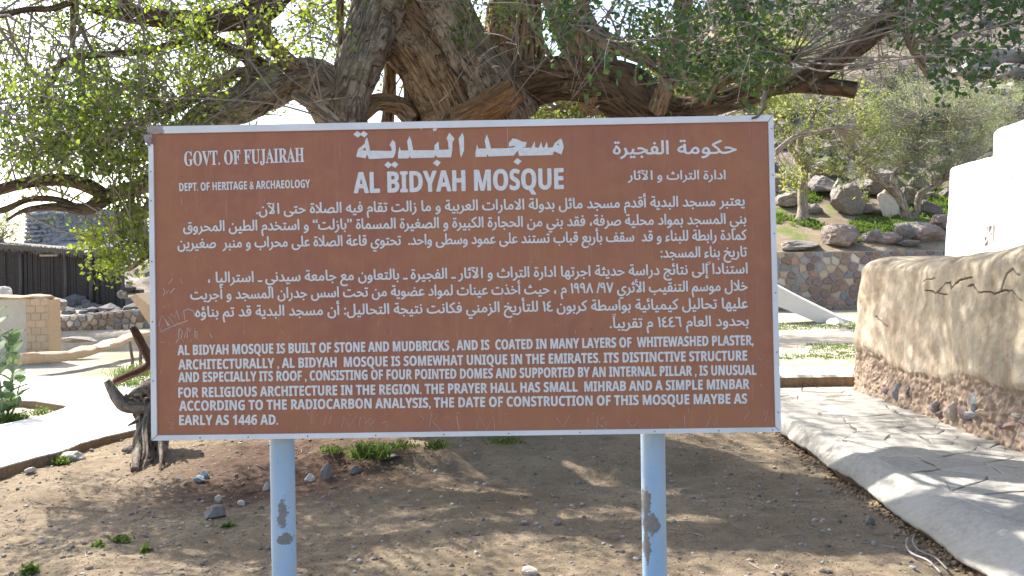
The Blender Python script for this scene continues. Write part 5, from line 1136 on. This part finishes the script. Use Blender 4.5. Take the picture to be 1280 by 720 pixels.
for k in range(9):                                    # short broken snags
    x = rq.uniform(150, 200); y = rq.uniform(488, 512); wood(st, [(x, y, 8.1, 2.6), (x + rq.uniform(-6, 4), y - rq.uniform(4, 8), 8.05, 1.8), (x + rq.uniform(-12, 6), y - rq.uniform(8, 14), 8.0, .6)], 'snag', DRIFT, 140 + k, .6, 8)
pl = empty('fallen_branch', on_z(150, 478, 0), 'dark burnt bent branch leaning behind the dead stump', 'branch')
wood(pl, [(166, 409, 9.6, 4.5), (172, 420, 9.6, 5), (180, 436, 9.6, 5), (188, 452, 9.6, 5.5), (184, 458, 9.6, 5), (168, 466, 9.5, 5), (148, 475, 9.4, 5), (144, 477, 9.4, 4)], 'wood', CHAR, 12, .6, 14)
for px, lab in ((162, 'thin upright stick left of the burnt branch'), (172, 'thin leaning stick behind the burnt branch')):
    b_ = on_z(px + 4, 470, .03); o_ = at(px, 427, b_.y); V, Fc, UV = tube([b_, (b_ + o_) / 2 + Vector((.02, 0, 0)), o_ + Vector((.06 if px > 165 else 0, 0, 0))], [.028, .025, .022], 8, .3, px); o = mesh('stick', V, Fc, DRIFT, None, loc=b_, uv=UV, smooth=True); tag(o, lab, 'stick', 'thin sticks behind the dead stump')
# ------------------------------------------------------------ stones on the ground near the sign
def gstone(px, py, w, h, mat, label, seed, facet=6):
    p = on_z(px, py + h / 2, 0); z = gzs(p.x, p.y); p = on_z(px, py + h / 2, z); z = gzs(p.x, p.y); s = p.y / F
    V, Fc = rock_v((p.x, p.y, z + h * s * .35), (w * s / 2 * 1.05, w * s / 2 * .75, h * s / 2 * 1.25), seed, 3, facet, .6); o = mesh('stone', V, Fc, mat, None, loc=(p.x, p.y, z)); tag(o, label, 'stone', 'loose stones on the dirt around the sign')
for a in ((88, 570, 36, 13, PALER, 'rounded pale stone half buried against the walkway edge', 61), (38, 588, 14, 8, PALER, 'small pale stone near the walkway edge at far left', 62), (187, 563, 17, 11, PALER, 'pale flat stone between the stump roots under the sign corner', 63),
          (256, 592, 15, 11, SLATE, 'blue grey flat stone on dark soil left of the left post', 64), (250, 607, 18, 7, SLATE, 'thin blue grey flake lying just below the blue grey stone', 65), (273, 620, 11, 10, PALER, 'small round cream stone left of the left post', 66),
          (333, 609, 12, 10, PALER, 'cream stone touching the left post', 67), (270, 640, 34, 16, ROCKM, 'larger striped grey rock half buried left of the left post', 68), (408, 587, 16, 22, ROCKM, 'grey upright stone right of the left post', 69), (387, 579, 18, 9, PALER, 'flat light stone just right of the left post', 70),
          (445, 585, 18, 10, ROCKM, 'flat grey stone in the bank below the green weeds', 71), (487, 562, 32, 6, ROCKM, 'long thin flat stone beside the weeds under the board', 72), (1087, 649, 13, 13, ROCKM, 'round grey stone on dirt near the path edge', 73), (663, 714, 26, 9, PALER, 'pale stone at the bottom centre of the picture', 74),
          (722, 586, 8, 6, ROCKB, 'tiny brown stone below the board centre', 75), (697, 652, 14, 7, ROCKB, 'brown flat stone left of the right post', 76), (842, 650, 8, 5, PALER, 'small pale pebble right of the right post', 77), (302, 627, 14, 6, PALER, 'thin pale chip above the striped grey rock', 78), (160, 560, 20, 10, ROCKM, 'grey stone beside the stump foot', 79), (545, 585, 9, 5, PALER, 'small white stone left of board centre on the bank', 80)):
    gstone(*a)
ac = Acc(); rp_ = np.random.default_rng(12); iv, if_ = ico(1); iv0 = [ico(1)[0] * (1 + .25 * vn(ico(1)[0], 1.5, s)[:, None]) for s in range(8)]
N = 12000; yy = 4.2 + 7 * rp_.random(N) ** 1.4; xx = -4.1 + 7.0 * rp_.random(N); keep = xx < 2.55; xx, yy = xx[keep], yy[keep]; zz = gz(xx, yy)
for x, y, z in zip(xx, yy, zz):
    s = .0022 + .003 * rp_.random() + .020 * rp_.random() ** 9; v = iv0[rp_.integers(8)] * np.array((s, s * rp_.uniform(.6, 1), s * .6)); a = rp_.uniform(0, 6.3); c_, s_ = math.cos(a), math.sin(a)
    v = v @ np.array([[c_, s_, 0], [-s_, c_, 0], [0, 0, 1]]) + (x, y, z + s * .2); ac.add(v, if_, rp_.random())
o = ac.build('gravel', PEBB, kind='stuff'); o['label'] = 'small scattered pebbles on the dirt'; o['category'] = 'gravel'
N = 17000; yy = 4.2 + 7 * rp_.random(N) ** 1.2; xx = -4.0 + 6.5 * rp_.random(N); keep = (xx < 2.5) & (fbm(np.stack([xx, yy, 0 * xx], -1), 1.3, 99, 3) > rp_.normal(size=N) * .5 - .1); xx, yy = xx[keep], yy[keep]; zz = gz(xx, yy) + .006
C = np.stack([xx, yy, zz], -1); V, Q, T = leaves(C, np.tile((.002, .002, .0), (len(C), 1)), .030, .011, 1, .001, np.full(len(C), .5), rp_); 
V = V.reshape(-1, 4, 3); V[:, :, 2] = V[:, :1, 2] + (V[:, :, 2] - V[:, :1, 2]) * .3; V = V.reshape(-1, 3)
o = mesh('leaf_litter', V, Q, LITTER, kind='stuff', attr={'tint': T}); o['label'] = 'dry fallen leaves and chips on the dirt'; o['category'] = 'leaf litter'
ac = Acc(); rc = np.random.default_rng(91)
yC = rc.uniform(4.2, 10.2, 900); xC = fb(yC) + .05 - abs(rc.normal(size=900)) * .07; zC = gz(xC, yC)
for k in range(900):
    y = yC[k]; x = xC[k]; sz = rc.uniform(.006, .022); v, f = rock_v((x, y, zC[k] + sz * .2), (sz, sz, sz * .7), 7000 + k, 1, 4); ac.add(v, f, rc.random())
o = ac.build('earth_clods', tinted('clods', [(.16, .11, .07), (.26, .19, .12), (.34, .26, .17)]), kind='stuff'); o['label'] = 'crumbled earth clods along the foot of the paved path'; o['category'] = 'earth'
# twigs lying on the dirt
ac = Acc()
for k in range(150):
    x, y = rp_.uniform(-3.5, 2.3), rp_.uniform(4.6, 9.5); a = rp_.uniform(0, 6.3); L_ = rp_.uniform(.04, .16); p0 = np.array((x, y)); p1 = p0 + L_ * np.array((math.cos(a), math.sin(a))); pm_ = (p0 + p1) / 2 + rp_.normal(size=2) * .01
    P = [(q[0], q[1], gzs(q[0], q[1]) + .006) for q in (p0, pm_, p1)]; V, Fc, U = tube(P, [.0035, .003, .002], 4, cap=False); ac.add(V, Fc, 0)
o = ac.build('fallen_twigs', TWIG, kind='stuff'); o['label'] = 'small dry twigs lying on the dirt'; o['category'] = 'twigs'
# thin cable coming out of the ground by the path
cpx = [(1135, 672), (1133, 682), (1140, 692), (1152, 697), (1162, 702), (1176, 716)]
for off_, nm, lb in ((0, 'cable', 'thin pale grey cable looping out of the dirt by the path'), (7, 'cable', 'second thin dark cable lying beside the pale one')):
    C = [on_z(x + off_ * 1.2, y - off_ * .6, .03) for x, y in cpx]; V, Fc, U = tube(catmull([tuple(c) for c in C], .03), np.full(len(catmull([tuple(c) for c in C], .03)), .006), 8); o = mesh(nm, V, Fc, CABLE if off_ == 0 else METAL, None, loc=C[0], smooth=True); tag(o, lb, 'cable', 'cables by the path')
# weeds and grass
def blades(cx, cy, n, rad, h, seed, z=None, w=.006):
    r = np.random.default_rng(seed); V = []; Fc = []; T = []
    for k in range(n):
        a = r.uniform(0, 6.3); q = rad * math.sqrt(r.random()); x, y = cx + math.cos(a) * q, cy + math.sin(a) * q * .7; zb = z; d = r.normal(size=2) * h * .45; hh_ = h * r.uniform(.5, 1.1); b = len(V); sx = r.normal() ; sx = w * (1 if sx > 0 else -1)
        V += [(x - sx, y, zb), (x + sx, y + .002, zb), (x + d[0] * .5 + sx * .9, y + d[1] * .5, zb + hh_ * .65), (x + d[0], y + d[1], zb + hh_), (x + d[0] * .5 - sx * .9, y + d[1] * .5, zb + hh_ * .65)]; Fc.append((b, b + 1, b + 2, b + 3, b + 4)); t_ = r.random(); T += [t_] * 5
    return V, Fc, T
def tuft(px, py, rad, h, n, label, seed, z0=0, w=.005):
    p = on_z(px, py, z0); z = gzs(p.x, p.y) if z0 == 0 else z0; p = on_z(px, py, z); s = p.y / F; V, Fc, T = blades(p.x, p.y, n // 2, rad * s, h * s, seed, z - .005, w); rt2 = np.random.default_rng(seed); q_ = rt2.normal(size=(n, 3)) * np.array((rad * s * .45, rad * s * .32, h * s * .28)) + np.array((p.x, p.y, z + h * s * .3)); q_[:, 2] = np.maximum(q_[:, 2], z + .004); V2_, Q2_, T2_ = leaves(q_, np.tile((.002, 0, .004), (n, 1)), .030, .020, 2, .008, rt2.random(n), rt2); b0 = len(V); V = list(V) + [tuple(v) for v in V2_]; Fc = list(Fc) + [tuple(int(i) + b0 for i in f) for f in Q2_]; T = list(T) + list(T2_); o = mesh('weed_tuft', V, Fc, GRASSM, None, loc=(p.x, p.y, z), attr={'tint': T}); tag(o, label, 'weed', 'green weeds growing in the dirt')
for a in ((77, 579, 11, 8, 90, 'bright green tuft against the pale stone by the walkway', 1), (38, 717, 9, 8, 70, 'green weed clump at the bottom left corner', 2), (150, 678, 12, 5, 60, 'low green weeds on the dirt at lower left', 3), (122, 684, 6, 4, 34, 'small green sprig left of the low weeds', 4), (182, 690, 5, 3, 26, 'tiny weed right of the low weeds at lower left', 5),
          (284, 661, 8, 6, 46, 'small green sprout below the striped grey rock', 6), (463, 572, 24, 22, 240, 'leafy green weed clump under the board right of the left post', 7), (545, 560, 14, 10, 80, 'small weed patch under the board beside the long stone', 8), (500, 560, 22, 8, 70, 'dark weeds in the shade under the board', 9), (632, 553, 22, 6, 70, 'short bright grass under the middle of the board', 10),
          (415, 565, 18, 6, 60, 'yellowish weeds between left post and leafy clump', 11)): tuft(*a)
tuft(6, 526, 30, 10, 260, 'dry grass around the foot of the big leafed plant', 12, .02)
tuft(52, 518, 12, 10, 60, 'green sprig at the end of the planting bed', 13, .03)
tuft(175, 470, 34, 16, 420, 'bright green grass patch around the sticks left of the sign', 14, .12)
tuft(160, 482, 22, 10, 160, 'green grass below the burnt branch', 15, .12)
V = []; Fc = []; T = []; rg = np.random.default_rng(44)
def field(n, a0, a1, y0, y1, h, thr, w):
    Y_ = rg.uniform(y0, y1, n); X_ = rg.uniform(a0, a1, n) * Y_; ok = fbm(np.stack([X_, Y_, 0 * X_], -1), .7, 21, 3) > thr + rg.normal(size=n) * .12
    X_, Y_ = X_[ok], Y_[ok]; Z_ = gz(X_, Y_)
    for x, y, z in zip(X_, Y_, Z_):
        v, f, t = blades(x, y, 6, .12, h, int(rg.integers(1e9)), z - .02, w); b = len(V); V.extend(v); Fc.extend([tuple(i + b for i in q) for q in f]); T.extend(t)
field(5200, .27, .50, 25.2, 31, .14, -.04, .02); field(900, .29, .40, 12.6, 20, .05, .15, .010); field(900, -.47, -.36, 22, 32, .10, .2, .02)
o = mesh('grass', V, Fc, GRASSM, kind='stuff', attr={'tint': T}); o['label'] = 'short green grass on the terraces'; o['category'] = 'grass'
print('tris', sum(len(o.data.polygons) for o in D.objects if o.type == 'MESH'))
